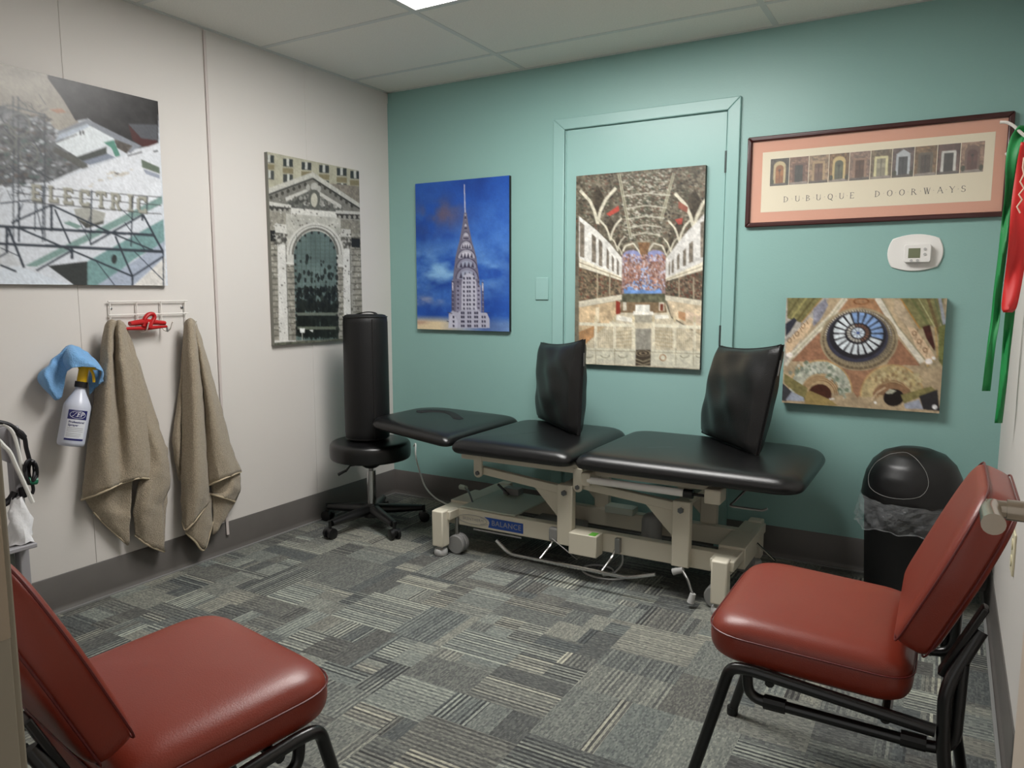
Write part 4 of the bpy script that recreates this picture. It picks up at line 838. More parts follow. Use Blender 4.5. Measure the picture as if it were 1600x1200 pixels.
# base rails and ends
for y, z0 in ((-.645, .128), (-.325, .128)): part(boxm((.86, y-.022, z0), (2.165, y+.022, z0+.078)), 'base_rail', 'cream', bev=.004)
for cx in (.875, 2.145):
    part(boxm((cx-.045, -.735, .165), (cx+.045, -.185, .205)), 'end_beam', 'cream', bev=.004)
    part(boxm((cx-.052, -.59, .130), (cx+.052, -.38, .215)), 'end_bracket', 'cream', bev=.003)
    for y in (-.745, -.170):
        f_ = part(boxm((cx-.030 if cx < 1 else cx-.030, y-.028, .045), (cx+.030, y+.028, .212)), 'foot_post', 'cream_light', bev=.006)
        MB().lathe([(.012, .05), (.012, .034), (.028, .030), (.031, .022), (.031, .006), (.027, 0)], 20, (cx, y)).build('foot_pad', 'light_grey', f_, world=True)
# castors beside the feet
for cx, y in ((.915, -.672), (.915, -.245), (2.105, -.672), (2.105, -.245)):
    k_ = part(MB().cyl((cx, y, .055), (cx, y, .165), .010, n=12), 'castor', 'steel')
    for dy in (-.019, .011):
        MB().lathe([(0, -.008), (.040, -.008), (.044, -.004), (.044, .012), (.040, .016), (.0, .016)], 24).xf(Matrix.Translation((cx+.012, y+dy, .0445)) @ Matrix.Rotation(math.radians(90), 4, 'X')).build('wheel', 'grey_plastic', k_, world=True)
    MB().lathe([(0, -.012), (.030, -.012), (.030, .012), (0, .012)], 18).xf(Matrix.Translation((cx+.012, y-.001, .055)) @ Matrix.Rotation(math.radians(90), 4, 'X')).build('hood', 'light_grey', k_, world=True)
# motor cover plate, motor, boxes
part(MB().prism([(.925, -.655), (1.215, -.655), (1.215, -.315), (.925, -.315)], .206, .214, 'xy'), 'cover_plate', 'cover_grey', bev=.002)
part(boxm((1.20, -.60, .120), (1.44, -.37, .150)), 'drive_housing', 'grey_plastic', bev=.004)
part(boxm((1.52, -.372, .20), (1.655, -.305, .232)), 'junction_box', 'cover_grey', bev=.002)
part(MB().lathe([(0.0, .26), (.020, .258), (.036, .246), (.042, .23), (.044, .15), (.044, .12)], 20, (1.775, -.46)), 'motor', 'grey_plastic')
cb = part(boxm((1.515, -.735, .118), (1.640, -.668, .208)), 'control_box', 'cream', bev=.003)
boxm((1.60, -.728, .2081), (1.630, -.685, .2088)).build('sticker', 'sticker_green', cb, world=True, label='small green sticker')
part(boxm((1.40, -.695, .140), (1.445, -.667, .20)), 'pedal_bracket', 'grey_plastic', bev=.008); part(boxm((1.70, -.69, .140), (1.722, -.667, .20)), 'pedal_bracket', 'steel', bev=.002)
# foot bar in chrome
part(MB().tube(fillet([(1.19, -.775, .130), (1.255, -.775, .082), (1.79, -.775, .082), (1.905, -.775, .118)], .03), .0075, 10), 'foot_bar', 'chrome')
for x in (1.40, 1.68): part(MB().tube(fillet([(x, -.772, .084), (x+.015, -.70, .125), (x+.02, -.68, .15)], .02), .005, 8), 'bar_strut', 'chrome')
part(MB().tube([(1.42, -.70, .155), (1.54, -.70, .085)], .0025, 6), 'linkage', 'steel')
# brake pedals at each end
for sx, x in ((1, 1.985),):
    b_ = part(MB().tube(fillet([(x, -.70, .125), (x+.03, -.72, .10), (x+.055, -.74, .055)], .01), .0055, 8), 'brake_pedal', 'steel')
    MB().tube([(x-.035, -.70, .112), (x+.005, -.70, .128)], [.014, .011], 12).build('knob', 'light_grey', b_, world=True); MB().tube([(x+.058, -.742, .058), (x+.050, -.745, .022)], [.011, .014], 12).build('knob', 'light_grey', b_, world=True)
b_ = part(MB().tube(fillet([(.845, -.50, .252), (.885, -.53, .250), (.945, -.58, .205)], .02), .005, 8), 'brake_pedal', 'steel'); MB().tube([(.80, -.47, .245), (.85, -.50, .253)], [.013, .011], 10).build('knob', 'cover_grey', b_, world=True)
part(MB().tube([(.965, -.39, .262), (1.03, -.40, .222)], .006, 8), 'tilt_lever', 'black_steel'); part(boxm((.985, -.375, .205), (1.07, -.325, .245)), 'lever_block', 'grey_plastic', bev=.003)
part(MB().tube([(2.20, -.40, .18), (2.28, -.44, .135)], .005, 8), 'release_bar', 'chrome')
# gas spring and tilt handle under the long section
part(MB().cyl((1.60, -.735, .440), (2.0, -.735, .440), .0145, n=18), 'spring_cylinder', 'white_plastic'); part(MB().cyl((1.995, -.735, .440), (2.03, -.735, .440), .0175, n=14), 'spring_collar', 'black_plastic'); part(MB().cyl((2.02, -.735, .440), (2.10, -.735, .440), .006, n=10), 'spring_rod', 'black_steel')
part(boxm((2.075, -.752, .415), (2.135, -.66, .470)), 'spring_bracket', 'cream', bev=.006); part(boxm((1.572, -.748, .415), (1.612, -.66, .470)), 'spring_bracket', 'cream', bev=.006)
part(MB().tube(fillet([(2.21, -.60, .47), (2.175, -.70, .425), (2.165, -.735, .415), (2.285, -.735, .415), (2.30, -.735, .425)], .012), .0045, 8), 'tilt_handle', 'steel')
part(MB().tube([(1.0, -.662, .118), (1.25, -.662, .118)], .004, 6), 'cable_tray', 'grey_plastic')
# maker's plate and lettering
BM = lambda x, z: surf((x, -.6683, z), (1, 0, 0), (0, 0, 1))
part(MB().prism([(1.082, .140), (1.262, .140), (1.262, .186), (1.060, .186), (1.082, .175), (1.088, .163)], -.668, -.667, 'xz'), 'maker_plate', 'badge_blue')
text_mesh('plate_lettering', 'BALANCE', .034, 'badge_grey', t, BM(1.176, .163), spacing=1.05)
text_mesh('maker_lettering', 'SKENTHERM', .019, 'badge_grey', t, BM(1.00, .164), spacing=1.1)
lg = MB()
for rx, ry, a0, a1 in ((.085, .021, 25, 170), (.085, .021, 200, 330), (.070, .017, -60, 60)):
    pts = [(1.005+rx*math.cos(math.radians(a0+(a1-a0)*i/20)), -.6686, .164+ry*math.sin(math.radians(a0+(a1-a0)*i/20))) for i in range(21)]; lg.tube(pts, .0012, 4)
part(lg, 'logo_ring', 'badge_grey')
# power lead from behind, and a loop of cable on the carpet below
lead = MB().tube(catmull([(.16, -.015, .30), (.24, -.10, .335), (.318, -.20, .292), (.352, -.21, .21), (.395, -.22, .135), (.47, -.235, .088), (.56, -.26, .074), (.70, -.34, .085), (.80, -.44, .12)], 8), .0045, 8).build('power_lead', 'cable_white'); tag(lead, 'thin white power lead hanging behind the head of the treatment table', 'cable')
lp = [(1.56+.085*math.cos(a)+.012*a, -.585+.07*math.sin(a), .0055) for a in np.linspace(-.6, 6.0, 40)]
lead = MB().tube(catmull([(1.69, -.60, .15), (1.70, -.60, .07), (1.66, -.61, .012)], 6)[:-1]+lp, .004, 8).build('foot_cable', 'light_grey'); tag(lead, 'pale cable looped on the carpet under the treatment table', 'cable')

# ------------------------------------------------------------------ two leather pillows on the table
def pillow(label, Bn, Bf, Tn, Tf, th, side):
    Bn, Bf, Tn, Tf = [np.array(p, float) for p in (Bn, Bf, Tn, Tf)]
    n = np.cross(Bf-Bn, Tn-Bn); n /= np.linalg.norm(n); N = 22
    loc = (Bn+Bf)/2; o = thing('pillow', label, 'pillow', tuple(loc), group='black leather pillows on the treatment table')
    def sheet(sgn):
        g = np.random.default_rng(int(side*10+sgn+3)); rows = []
        for i in range(N+1):
            v = i/N; row = []
            for j in range(N+1):
                u = j/N
                # corners stick out as ears, the middle of the top edge sags
                uu = .5+(u-.5)*(1-.015*math.sin(math.pi*v)); vv = v-.040*math.sin(math.pi*u)**.7*v**4
                p = Bn*(1-uu)*(1-vv)+Bf*uu*(1-vv)+Tn*(1-uu)*vv+Tf*uu*vv
                e = (max(0, 4*u*(1-u))**.30)*(max(0, 4*v*(1-v))**.30); belly = 1.08+.14*math.sin(math.pi*v**.6)-.12*v
                wr = .005*math.sin(9*u+5*v+side)+.004*math.sin(17*u-11*v)+.003*math.sin(6*u-19*v+2*math.sin(7*u))
                row.append(tuple(p+n*sgn*(th*.5*e*belly+wr*e+.006)))
            rows.append(row)
        return rows
    a, b = sheet(1), sheet(-1)
    part_ = MB().grid(a); part_.build('face_panel', 'black_leather', o, world=True, smooth=80); MB().grid(b).build('face_panel', 'black_leather', o, world=True, smooth=80)
    def ring(R): return [R[0][j] for j in range(N+1)]+[R[i][N] for i in range(1, N+1)]+[R[N][j] for j in range(N-1, -1, -1)]+[R[i][0] for i in range(N-1, 0, -1)]
    ra, rb = ring(a), ring(b); k = len(ra)
    MB().add(ra+rb, [(i, (i+1) % k, k+(i+1) % k, k+i) for i in range(k)]).build('gusset', 'black_fabric', o, world=True)
    for R in (ra, rb): MB().tube(R+R[:1], .0028, 6).build('seam', 'black_leather', o, world=True)
    zc = [Vector(ra[N*3+3+i])*.5+Vector(rb[N*3+3+i])*.5 for i in range(6)]
    MB().tube([tuple(zc[0]+Vector((0.008, -.006, 0))), tuple(zc[3]+Vector((.012, -.008, 0)))], .003, 6).build('zip_pull', 'steel', o, world=True)
    return o
zt = BT+.004
pillow('black leather pillow standing on the middle section, nearer the face slot', (1.425, -.455, zt), (1.045, -.115, zt), (1.436, -.435, .985), (1.050, -.10, .940), .095, 1)
pillow('larger-looking black leather pillow leaning on the long end section', (2.205, -.490, zt), (1.885, -.115, zt), (2.275, -.455, .992), (1.945, -.09, .955), .105, 2)

# ------------------------------------------------------------------ stool and bolster
SX, SY = .312, -.565
s = thing('rolling_stool', 'round black padded stool on castors in the corner', 'stool', (SX, SY, 0))
MB().pad([(.205*math.cos(a), .205*math.sin(a)) for a in np.linspace(0, 2*math.pi, 48, endpoint=False)], [(.06, .352), (.012, .354), (.002, .362), (0, .385), (0, .418), (.004, .434), (.016, .445), (.045, .449), (.12, .451)]).build('seat', 'black_vinyl', s, sub=1)
MB().lathe([(.03, .305), (.045, .315), (.07, .335), (.09, .352)], 24).build('seat_plate', 'black_plastic', s)
MB().cyl((0, 0, .10), (0, 0, .29), .0235, n=24).build('column', 'chrome', s); MB().cyl((0, 0, .28), (0, 0, .325), .013, n=16).build('piston', 'steel', s)
lv = MB().tube([(-.03, -.02, .325), (-.085, -.06, .315), (-.105, -.075, .285)], [.005, .005, .006], 8).build('lever', 'black_steel', s); MB().tube([(-.10, -.07, .292), (-.135, -.095, .27)], [.010, .014], 10, flat=.6).build('grip', 'black_plastic', lv)
MB().lathe([(.045, .05), (.05, .07), (.046, .10), (.032, .118), (.024, .12)], 24).build('hub', 'black_plastic', s)
for k in range(5):
    a = math.radians(-98+72*k); d = Vector((math.cos(a), math.sin(a), 0)); q = Vector((-d.y, d.x, 0)); R_ = .268
    lg = MB().tube([tuple(d*.03+Vector((0, 0, .088))), tuple(d*.15+Vector((0, 0, .080))), tuple(d*(R_-.01)+Vector((0, 0, .074)))], [.034, .029, .021], 12, flat=.75).build('base_leg', 'black_plastic', s)
    c_ = d*R_
    MB().cyl(tuple(c_+Vector((0, 0, .045))), tuple(c_+Vector((0, 0, .088))), .008, n=10).build('castor_stem', 'black_steel', lg)
    w_ = MB()
    for off in (-.017, .017):
        p = c_+q*off+Vector((0, 0, .0265)); w_.tube([tuple(p-q*.010), tuple(p-q*.008), tuple(p+q*.008), tuple(p+q*.010)], [.020, .0265, .0265, .020], 18)
    w_.tube([tuple(c_-q*.010+Vector((0, 0, .035))), tuple(c_+q*.010+Vector((0, 0, .035)))], .020, 14); w_.build('castor_wheel', 'black_plastic', lg)
bz = .4525
b = thing('bolster', 'tall black cylindrical bolster standing on the round stool', 'bolster', (SX-.016, SY, bz))
bl = .63
prof = [(0, 0), (.085, 0), (.102, .004), (.109, .015), (.112, .04), (.1125, .2), (.1115, .42), (.1105, bl-.04), (.108, bl-.014), (.100, bl-.004), (.085, bl), (0, bl+.002)]
MB().lathe(prof, 40).build('cover', 'black_vinyl_dull', b, smooth=50)
for z in (.012, bl-.012): MB().tube([(.1085*math.cos(a), .1085*math.sin(a), z) for a in np.linspace(0, 2*math.pi, 41)], .003, 6).build('piping', 'black_leather', b)
MB().tube([(.1118*math.cos(-.55), .1118*math.sin(-.55), z) for z in np.linspace(.02, bl-.02, 8)], .0022, 6).build('seam', 'black_leather', b)
MB().tube(catmull([(-.055, -.01, bl-.003), (-.02, -.01, bl+.006), (.03, -.01, bl+.012), (.07, -.01, bl+.008), (.085, -.01, bl-.006)], 5), .013, 8, flat=.22, up=(0, 0, 1)).build('strap_handle', 'black_fabric', b)

# ------------------------------------------------------------------ waste bin with dome lid and clear bag
BC = (2.735, -.235)
b = thing('waste_bin', 'round black waste bin with dome lid and clear bag collar', 'bin', (BC[0], BC[1], 0))
MB().lathe([(.142, 0), (.148, .006), (.165, .385), (.170, .392), (.170, .405), (.160, .405), (.155, .38)], 40).build('body', 'black_matte', b)
DP = [(.1765, .425), (.1735, .455), (.164, .500), (.143, .545), (.108, .580), (.060, .598), (.0, .602)]
MB().lathe([(.176, .405), (.178, .412)]+DP, 48).build('dome_lid', 'black_plastic', b, smooth=60)
# swing flap: a raised patch on the dome facing the room, outlined by its seam
def dome(az, el, k=1.0):
    pr_ = DP; f = el*(len(pr_)-1); i = min(int(f), len(pr_)-2); q = f-i
    r_ = pr_[i][0]*(1-q)+pr_[i+1][0]*q; z_ = pr_[i][1]*(1-q)+pr_[i+1][1]*q; return (k*r_*math.cos(az), k*r_*math.sin(az), .425+(z_-.425)*k)
az0 = math.radians(-112)
loop = []
for i in range(41):
    a = 2*math.pi*i/40; loop.append(dome(az0+.72*math.cos(a)*(1-.15*math.sin(a)), min(.97, max(.04, .42+.36*math.sin(a))), 1.006))
MB().tube(loop, .0009, 5).build('flap_seam', 'grey_plastic', b, label='thin pale seam of the swing flap')
fl = []
for i in range(13):
    row = []
    for j in range(25):
        a = 2*math.pi*j/24; r_ = i/12*.96; row.append(dome(az0+r_*.72*math.cos(a)*(1-.15*math.sin(a)), min(.97, max(.04, .42+r_*.36*math.sin(a))), 1.008))
    fl.append(row)
MB().grid(fl).build('flap', 'black_plastic', b, smooth=70)
g = np.random.default_rng(4); bag = []
NA = 96; w1 = [g.uniform(-1, 1) for _ in range(12)]
for i in range(13):
    v = i/12; row = []
    for j in range(NA+1):
        a = 2*math.pi*j/NA; cr = .006*math.sin(7*a+4*v)+.005*math.sin(13*a-9*v+1)+.004*math.sin(23*a+17*v)
        r_ = .178+.010*math.sin(math.pi*v)+cr*(.35+.9*v)+.004*v; z_ = .412-.115*v+.010*v*math.sin(3*a+.6)+.007*v*math.sin(8*a)
        row.append((r_*math.cos(a), r_*math.sin(a), z_))
    bag.append(row)
MB().grid(bag).build('bag_collar', 'bag', b, smooth=60, label='clear crumpled plastic bag folded over the rim')
MB().tube(bag[12], .0022, 5).build('bag_hem', 'bag', b)

# ------------------------------------------------------------------ two red guest chairs
def chair(label, loc, rz):
    """local: +y is forward, x to the chair's right"""
    c = thing('guest_chair', label, 'chair', loc, rz, group='red vinyl guest chairs')
    sw, sd, zt = .235, .225, .488; SM = Matrix.Translation((0, 0, zt-.003)) @ Matrix.Rotation(math.radians(2.4), 4, 'X') @ Matrix.Translation((0, 0, -zt))
    out = rpoly([(-sw+.012, -.187), (sw-.012, -.187), (sw, sd), (-sw, sd)], [.07, .07, .095, .095], 8)
    st = MB().pad(out, [(.07, zt-.105), (.02, zt-.104), (.006, zt-.094), (0, zt-.075), (0, zt-.050), (.003, zt-.036), (.008, zt-.026), (.022, zt-.012), (.045, zt-.004), (.08, zt), (.14, zt+.004), (.2, zt+.005)])
    st.xf(SM).build('seat', 'red_vinyl', c, sub=1)
    rim = [(p[0]*1.002, p[1]*1.002, zt-.041) for p in out]; MB().tube(rim+rim[:1], .0022, 6).xf(SM).build('seat_seam', 'red_piping', c)
    # backrest: built lying down, then tilted up
    bw, bh = .225, .348
    out = rpoly([(-bw+.012, 0), (bw-.012, 0), (bw, bh*.62), (bw-.05, bh), (-bw+.05, bh), (-bw, bh*.62)], [.045, .045, .16, .15, .15, .16], 8)
    bk = MB().pad(out, [(.05, -.046), (.014, -.044), (.004, -.036), (0, -.024), (0, .012), (.004, .022), (.014, .031), (.035, .036), (.07, .038), (.12, .040)])
    Mb = Matrix.Translation((0, -.176, .486)) @ Matrix.Rotation(math.radians(90+24), 4, 'X')
    Mb = Mb @ Matrix.Diagonal((1, 1, 1, 1))
    bk.xf(Mb).build('backrest', 'red_vinyl', c, sub=1)
    for zz in (.021, -.034):
        rim = [(p[0]*1.0, bh/2+(p[1]-bh/2)*1.0, zz) for p in out]; MB().tube(rim+rim[:1], .0022, 6).xf(Mb).build('back_seam', 'red_piping', c)
    R_ = .0125
    for sx in (-1, 1):
        X = sx*.240
        MB().tube(fillet([(X*1.03, .265, .012), (X, .162, .388), (X, .120, .392), (X, -.225, .362)], .045), R_, 12).build('leg', 'black_steel', c)
        MB().tube(fillet([(X*1.03, -.295, .012), (X, -.240, .32), (X, -.236, .45), (X*.84, -.288, .56)], .04), R_, 12).build('leg', 'black_steel', c)
        MB().tube(fillet([(X*.93, -.262, .50), (X*.93, -.258, .318), (X*.93, .125, .322), (X*.93, .130, .385)], .045), R_*.92, 12).build('support_loop', 'black_steel', c)
        for yy in (.07, -.19):
            MB().tube([(X*.93, yy-.022, .3215), (X*.93, yy+.022, .3215)], .0155, 10).build('bumper', 'black_plastic', c)
        MB().box((X*.84-.016, -.012, -.006), (X*.84+.016, .150, .006)).xf(Matrix.Translation((0, -.232, .472)) @ Matrix.Rotation(math.radians(90+24), 4, 'X')).build('back_bracket', 'black_steel', c, bev=.003)
        for p in ((X*1.03, .265), (X*1.03, -.295)): MB().cyl((p[0], p[1], 0), (p[0], p[1], .022), .0155, n=14).build('glide', 'black_plastic', c)
    for yy, zz in ((.08, .372), (-.14, .358)): MB().tube([(-.238, yy, zz), (.238, yy, zz)], .010, 10).build('cross_bar', 'black_steel', c)
    return c
chair('red vinyl guest chair with its side to us, by the waste bin', (2.620, -1.640, 0), math.radians(90))
chair('red vinyl guest chair seen from behind, nearest the cart', (1.600, -2.620, 0), math.radians(-9))

# ------------------------------------------------------------------ left wall: wire rack, clamp, towels, cloth, spray bottle
rk = thing('wire_rack', 'white wire rack with hooks screwed to the left wall', 'rack', (0, -1.54, 1.10))
for z in (1.155, 1.103): MB().tube([(.014, -1.715, z), (.014, -1.365, z)], .0026, 8).build('wire', 'white_wire', rk, world=True)
for y in (-1.707, -1.595, -1.489, -1.376):
    MB().tube(fillet([(.011, y, 1.157), (.011, y, 1.045), (.030, y+.003, 1.030), (.058, y+.006, 1.040), (.066, y+.007, 1.062), (.072, y+.008, 1.072)], .012), .0026, 8).build('hook', 'white_wire', rk, world=True)
for y in (-1.698, -1.385): MB().lathe([(0, 0), (.006, 0), (.006, .003), (0, .005)], 12).xf(Matrix.Translation((0, y, 1.128)) @ Matrix.Rotation(math.radians(90), 4, 'Y')).build('screw', 'steel', rk, world=True)
cl = thing('spring_clamp', 'red plastic spring clamp lying across the rack hooks', 'clamp', (.045, -1.58, 1.055))
def cpt(y, z, x=.046): return (x, y, z)
MB().tube([cpt(-1.652, 1.068), cpt(-1.60, 1.074), cpt(-1.58, 1.074), cpt(-1.50, 1.066)], [.012, .015, .015, .011], 10, flat=.8).build('jaw', 'clip_red', cl, world=True)
MB().tube([cpt(-1.672, 1.050), cpt(-1.58, 1.049), cpt(-1.492, 1.052)], [.006, .009, .005], 10).build('jaw', 'clip_red', cl, world=True)
MB().tube(catmull([cpt(-1.598, 1.056, .052), cpt(-1.592, 1.085, .052), cpt(-1.575, 1.102, .052), cpt(-1.556, 1.104, .052), cpt(-1.549, 1.092, .052), cpt(-1.558, 1.076, .052), cpt(-1.572, 1.058, .052)], 6), .0085, 10).build('grip_loop', 'clip_red', cl, world=True)
MB().cyl((.036, -1.575, 1.062), (.060, -1.575, 1.062), .012, n=16).build('pivot', 'clip_red', cl, world=True)
MB().tube([cpt(-1.492, 1.052), cpt(-1.488, 1.030)], .004, 8).build('tip_pad', 'grey_plastic', cl, world=True)

def lerp(P_, n): return [P_[i]*(1-j/n)+P_[i+1]*(j/n) for i in range(len(P_)-1) for j in range(n)]+[P_[-1]]
def cloth_patch(mb, rows, nu=6, nv=6, wr=.0, lin_=1):
    """rows of (px, py, distance from wall) read off the cloth's folds, turned into a smooth sheet"""
    G = [[at(p[0], p[1], 0, p[2]) for p in r] for r in rows]
    G = [lerp(r, nu) if (lin_ and k >= len(G)-lin_) else catmull(r, nu) for k, r in enumerate(G)]; cols = [catmull([G[i][j] for i in range(len(G))], nv) for j in range(len(G[0]))]
    def bumpy(p):
        if not wr: return tuple(p)
        k = math.sin(60*p[1]+35*p[2]+2*math.sin(40*p[2]))+.6*math.sin(110*p[1]-70*p[2]+3*math.sin(30*p[1])); return (p[0]+wr*k, p[1]+wr*.4*k, p[2])
    return mb.grid([[bumpy(cols[j][i]) for j in range(len(cols))] for i in range(len(cols[0]))])
def row(y, xs, ds): return [(x, yy, d) for x, d, yy in zip(xs, ds, y if isinstance(y, (list, tuple)) else [y]*len(xs))]
def towel(label, patches, loc, hem):
    o = thing('towel', label, 'towel', loc, group='tan towels on the wire rack')
    mb = MB()
    for p in patches: cloth_patch(mb, p, wr=.0016)
    mb.build('terry_sheet', 'towel', o, world=True, solid=.006, smooth=60)
    for hm in hem: MB().tube(catmull([at(*p[:2], 0, p[2]) for p in hm], 6), .0042, 6).build('hem', 'towel_hem', o, world=True)
    return o
A = [row([508, 502, 499, 501, 500, 503, 508], [165, 169, 174, 180, 186, 191, 196], [.045, .072, .080, .074, .080, .070, .045]),
     row(535, [160, 167, 173, 178, 186, 194, 203], [.035, .075, .085, .050, .090, .080, .04]),
     row(580, [154, 163, 172, 179, 191, 203, 219], [.03, .080, .100, .058, .105, .085, .04]),
     row(650, [144, 156, 170, 184, 200, 218, 238], [.028, .085, .112, .070, .110, .088, .045]),
     row(715, [135, 150, 168, 186, 205, 222, 240], [.028, .085, .118, .075, .105, .095, .055]),
     [(127, 781, .03), (149, 774, .085), (172, 764, .112), (188, 756, .085), (206, 750, .095), (220, 747, .100), (233, 748, .085)]]
Bp = [row([505, 503, 506, 510], [188, 191, 194, 197], [.050, .055, .050, .035]),
      row(580, [200, 207, 213, 221], [.05, .062, .058, .03]),
      row(660, [216, 226, 235, 246], [.05, .070, .066, .03]),
      row([718, 712, 712, 716], [226, 238, 250, 262], [.05, .072, .085, .04]),
      row([762, 752, 752, 756], [214, 232, 250, 266], [.055, .085, .080, .045]),
      row([792, 790, 782, 770], [209, 226, 243, 262], [.055, .090, .080, .045]),
      row([812, 816, 808, 790], [209, 224, 240, 254], [.055, .080, .075, .05]),
      row([836, 848, 856, 862], [211, 226, 240, 257], [.05, .060, .058, .05])]
Cp = [row([778, 765, 755, 748], [130, 158, 184, 206], [.025, .045, .06, .06]), row([800, 795, 788, 780], [146, 168, 188, 205], [.025, .05, .045, .055]),
      row([820, 818, 812, 808], [165, 180, 192, 203], [.028, .045, .05, .05]), row([849, 851, 852, 851], [196, 198, 199, 201], [.032, .034, .036, .036])]
Dp = [row([700, 690, 700], [240, 252, 262], [.03, .04, .025]), row([760, 755, 755], [244, 254, 262], [.03, .04, .025]), row([815, 810, 812], [246, 252, 258], [.03, .04, .03]), row([856, 857, 858], [250, 253, 256], [.036, .04, .036])]
towel('tan terry towel hanging beside the spray bottle', [A, Bp, Cp, Dp], (.03, -1.71, .12), [A[-1], [p for p in Cp[1]][:1]+[(165, 820, .028), (195, 847, .034)], Bp[-1]])
A = [row([503, 499, 497, 499, 504], [289, 293, 297, 301, 305], [.045, .072, .080, .072, .045]), row(550, [287, 293, 300, 307, 311], [.045, .082, .098, .088, .045]),
     row(620, [285, 295, 304, 313, 318], [.045, .085, .110, .095, .045]), row(700, [284, 295, 306, 317, 322], [.05, .088, .118, .100, .048]),
     row(765, [283, 294, 307, 319, 326], [.05, .092, .120, .100, .05]), [(285, 815, .05), (290, 828, .085), (302, 817, .105), (313, 803, .09), (327, 782, .06)]]
A2 = [row(770, [288, 302, 318, 330], [.045, .07, .07, .045]), row(812, [290, 304, 318, 331], [.045, .07, .07, .045]), row([832, 845, 859, 815], [290, 304, 319, 333], [.045, .060, .055, .045])]
B_ = [row([501, 500, 502, 506], [300, 302, 304, 307], [.05, .058, .052, .035]), row(560, [310, 314, 318, 323], [.05, .082, .078, .035]), row(640, [319, 327, 336, 346], [.052, .094, .092, .035]),
      row(700, [322, 335, 348, 362], [.055, .098, .098, .035]), [(327, 758, .06), (343, 751, .105), (360, 744, .095), (377, 737, .04)]]
B2 = [row([735, 730, 735], [332, 354, 374], [.04, .05, .03]), row([770, 765, 762], [331, 352, 375], [.04, .065, .035]), row([800, 796, 783], [333, 348, 368], [.04, .05, .035]), row([836, 832, 812], [332, 338, 350], [.04, .042, .038])]
B3 = [row([745, 742, 742], [352, 364, 374], [.05, .06, .035]), row([768, 765, 765], [346, 362, 375], [.05, .075, .035]), row([772, 778, 784], [330, 350, 367], [.055, .075, .045])]
L_ = [row([505, 504, 508], [288, 290, 293], [.03, .04, .04]), row(600, [281, 285, 290], [.02, .035, .03]), row(680, [270, 278, 288], [.02, .04, .03]), row([722, 728, 735], [274, 280, 288], [.02, .035, .03]), row([751, 752, 753], [279, 283, 288], [.022, .03, .03])]
towel('tan terry towel hanging by the joint strip, right of the rack', [A, A2, B_, B2, B3, L_], (.03, -1.38, .06), [A[-1], A2[-1], B_[-1], B3[-1]])
# blue cloth thrown over the trigger of the spray bottle
o = thing('cleaning_cloth', 'light blue microfibre cloth draped over the spray bottle', 'cloth', (.03, -1.93, .81))
mb = MB()
cloth_patch(mb, [row([556, 548, 543, 545], [92, 97, 104, 112], [.03, .06, .08, .06]), row([574, 566, 563, 572], [72, 82, 94, 106], [.03, .07, .065, .09]), row([590, 586, 582, 583], [59, 72, 88, 103], [.03, .085, .06, .085]), row([604, 604, 602, 600], [68, 78, 88, 99], [.035, .085, .065, .07]), row([622, 625, 624, 620], [82, 86, 90, 94], [.05, .06, .06, .055])], 8, 8, .0042)
cloth_patch(mb, [row([551, 541, 540, 549, 563, 581, 600], [95, 105, 117, 133, 150, 163, 157], [.05, .07, .08, .08, .08, .08, .08]), row([560, 553, 551, 558, 568, 583, 600], [99, 107, 118, 132, 147, 160, 156], [.08, .11, .12, .125, .125, .12, .11]),
                row([572, 567, 564, 566, 571, 582, 600], [102, 109, 119, 131, 146, 157, 154], [.09, .125, .135, .14, .14, .13, .12]), row([580, 575, 574, 573, 574, 580, 596], [104, 110, 119, 131, 147, 158, 161], [.085, .125, .14, .145, .145, .14, .12])], 8, 8, .0042)
cloth_patch(mb, [row([570, 572, 574], [141, 150, 158], [.05, .05, .05]), row([590, 590, 590], [138, 150, 161], [.04, .05, .06]), row([606, 604, 600], [138, 147, 157], [.04, .05, .06]), row([617, 612, 604], [137, 144, 152], [.04, .045, .05])], 8, 8, .0042)
mb.build('cloth_sheet', 'blue_cloth', o, world=True, solid=.004, smooth=70)
hk = MB().tube(fillet([(0, -1.895, .935), (.07, -1.895, .935), (.105, -1.895, .942)], .02), .006, 10).build('wall_hook', 'black_steel'); tag(hk, 'small black peg in the wall under the blue cloth', 'hook')
# spray bottle, hanging tilted by its trigger
TB = Matrix.Translation((.085, -1.935, .636)) @ Matrix.Rotation(math.radians(-14.0), 4, 'X')
sb = bpy.data.objects.new('spray_bottle', None); COL.objects.link(sb); sb.matrix_world = TB; POSE[sb.name] = TB; tag(sb, 'clear white spray bottle with navy label and yellow trigger', 'bottle')
MB().lathe([(.0, .0), (.038, 0), (.044, .004), (.046, .014), (.046, .140), (.045, .150), (.038, .166), (.026, .188), (.018, .205), (.016, .214), (.016, .222), (0, .222)], 36, sx=.92).build('body', 'bottle', sb, smooth=50)
cp = MB().lathe([(.021, .215), (.021, .236), (.0, .236)], 24).build('collar', 'cable_black', sb)
MB().tube(fillet([(0, 0, .236), (0, 0, .285), (.004, .002, .300)], .01), [.0165]*7+[.015], 14).build('sprayer_head', 'yellow', sb)
tr = Matrix.Rotation(math.radians(50), 4, 'Z')
MB().tube([(-.018, 0, .292), (.045, 0, .294)], [.012, .008], 12).xf(tr).build('nozzle', 'yellow', sb)
MB().tube(fillet([(.022, 0, .286), (.034, 0, .268), (.040, 0, .240)], .01), .005, 8).xf(tr).build('trigger', 'yellow', sb)
LA = math.radians(-19)
def wrap(x, z, r=.0466): a = LA+x/.046; return (r*.92*math.cos(a), r*math.sin(a), z)
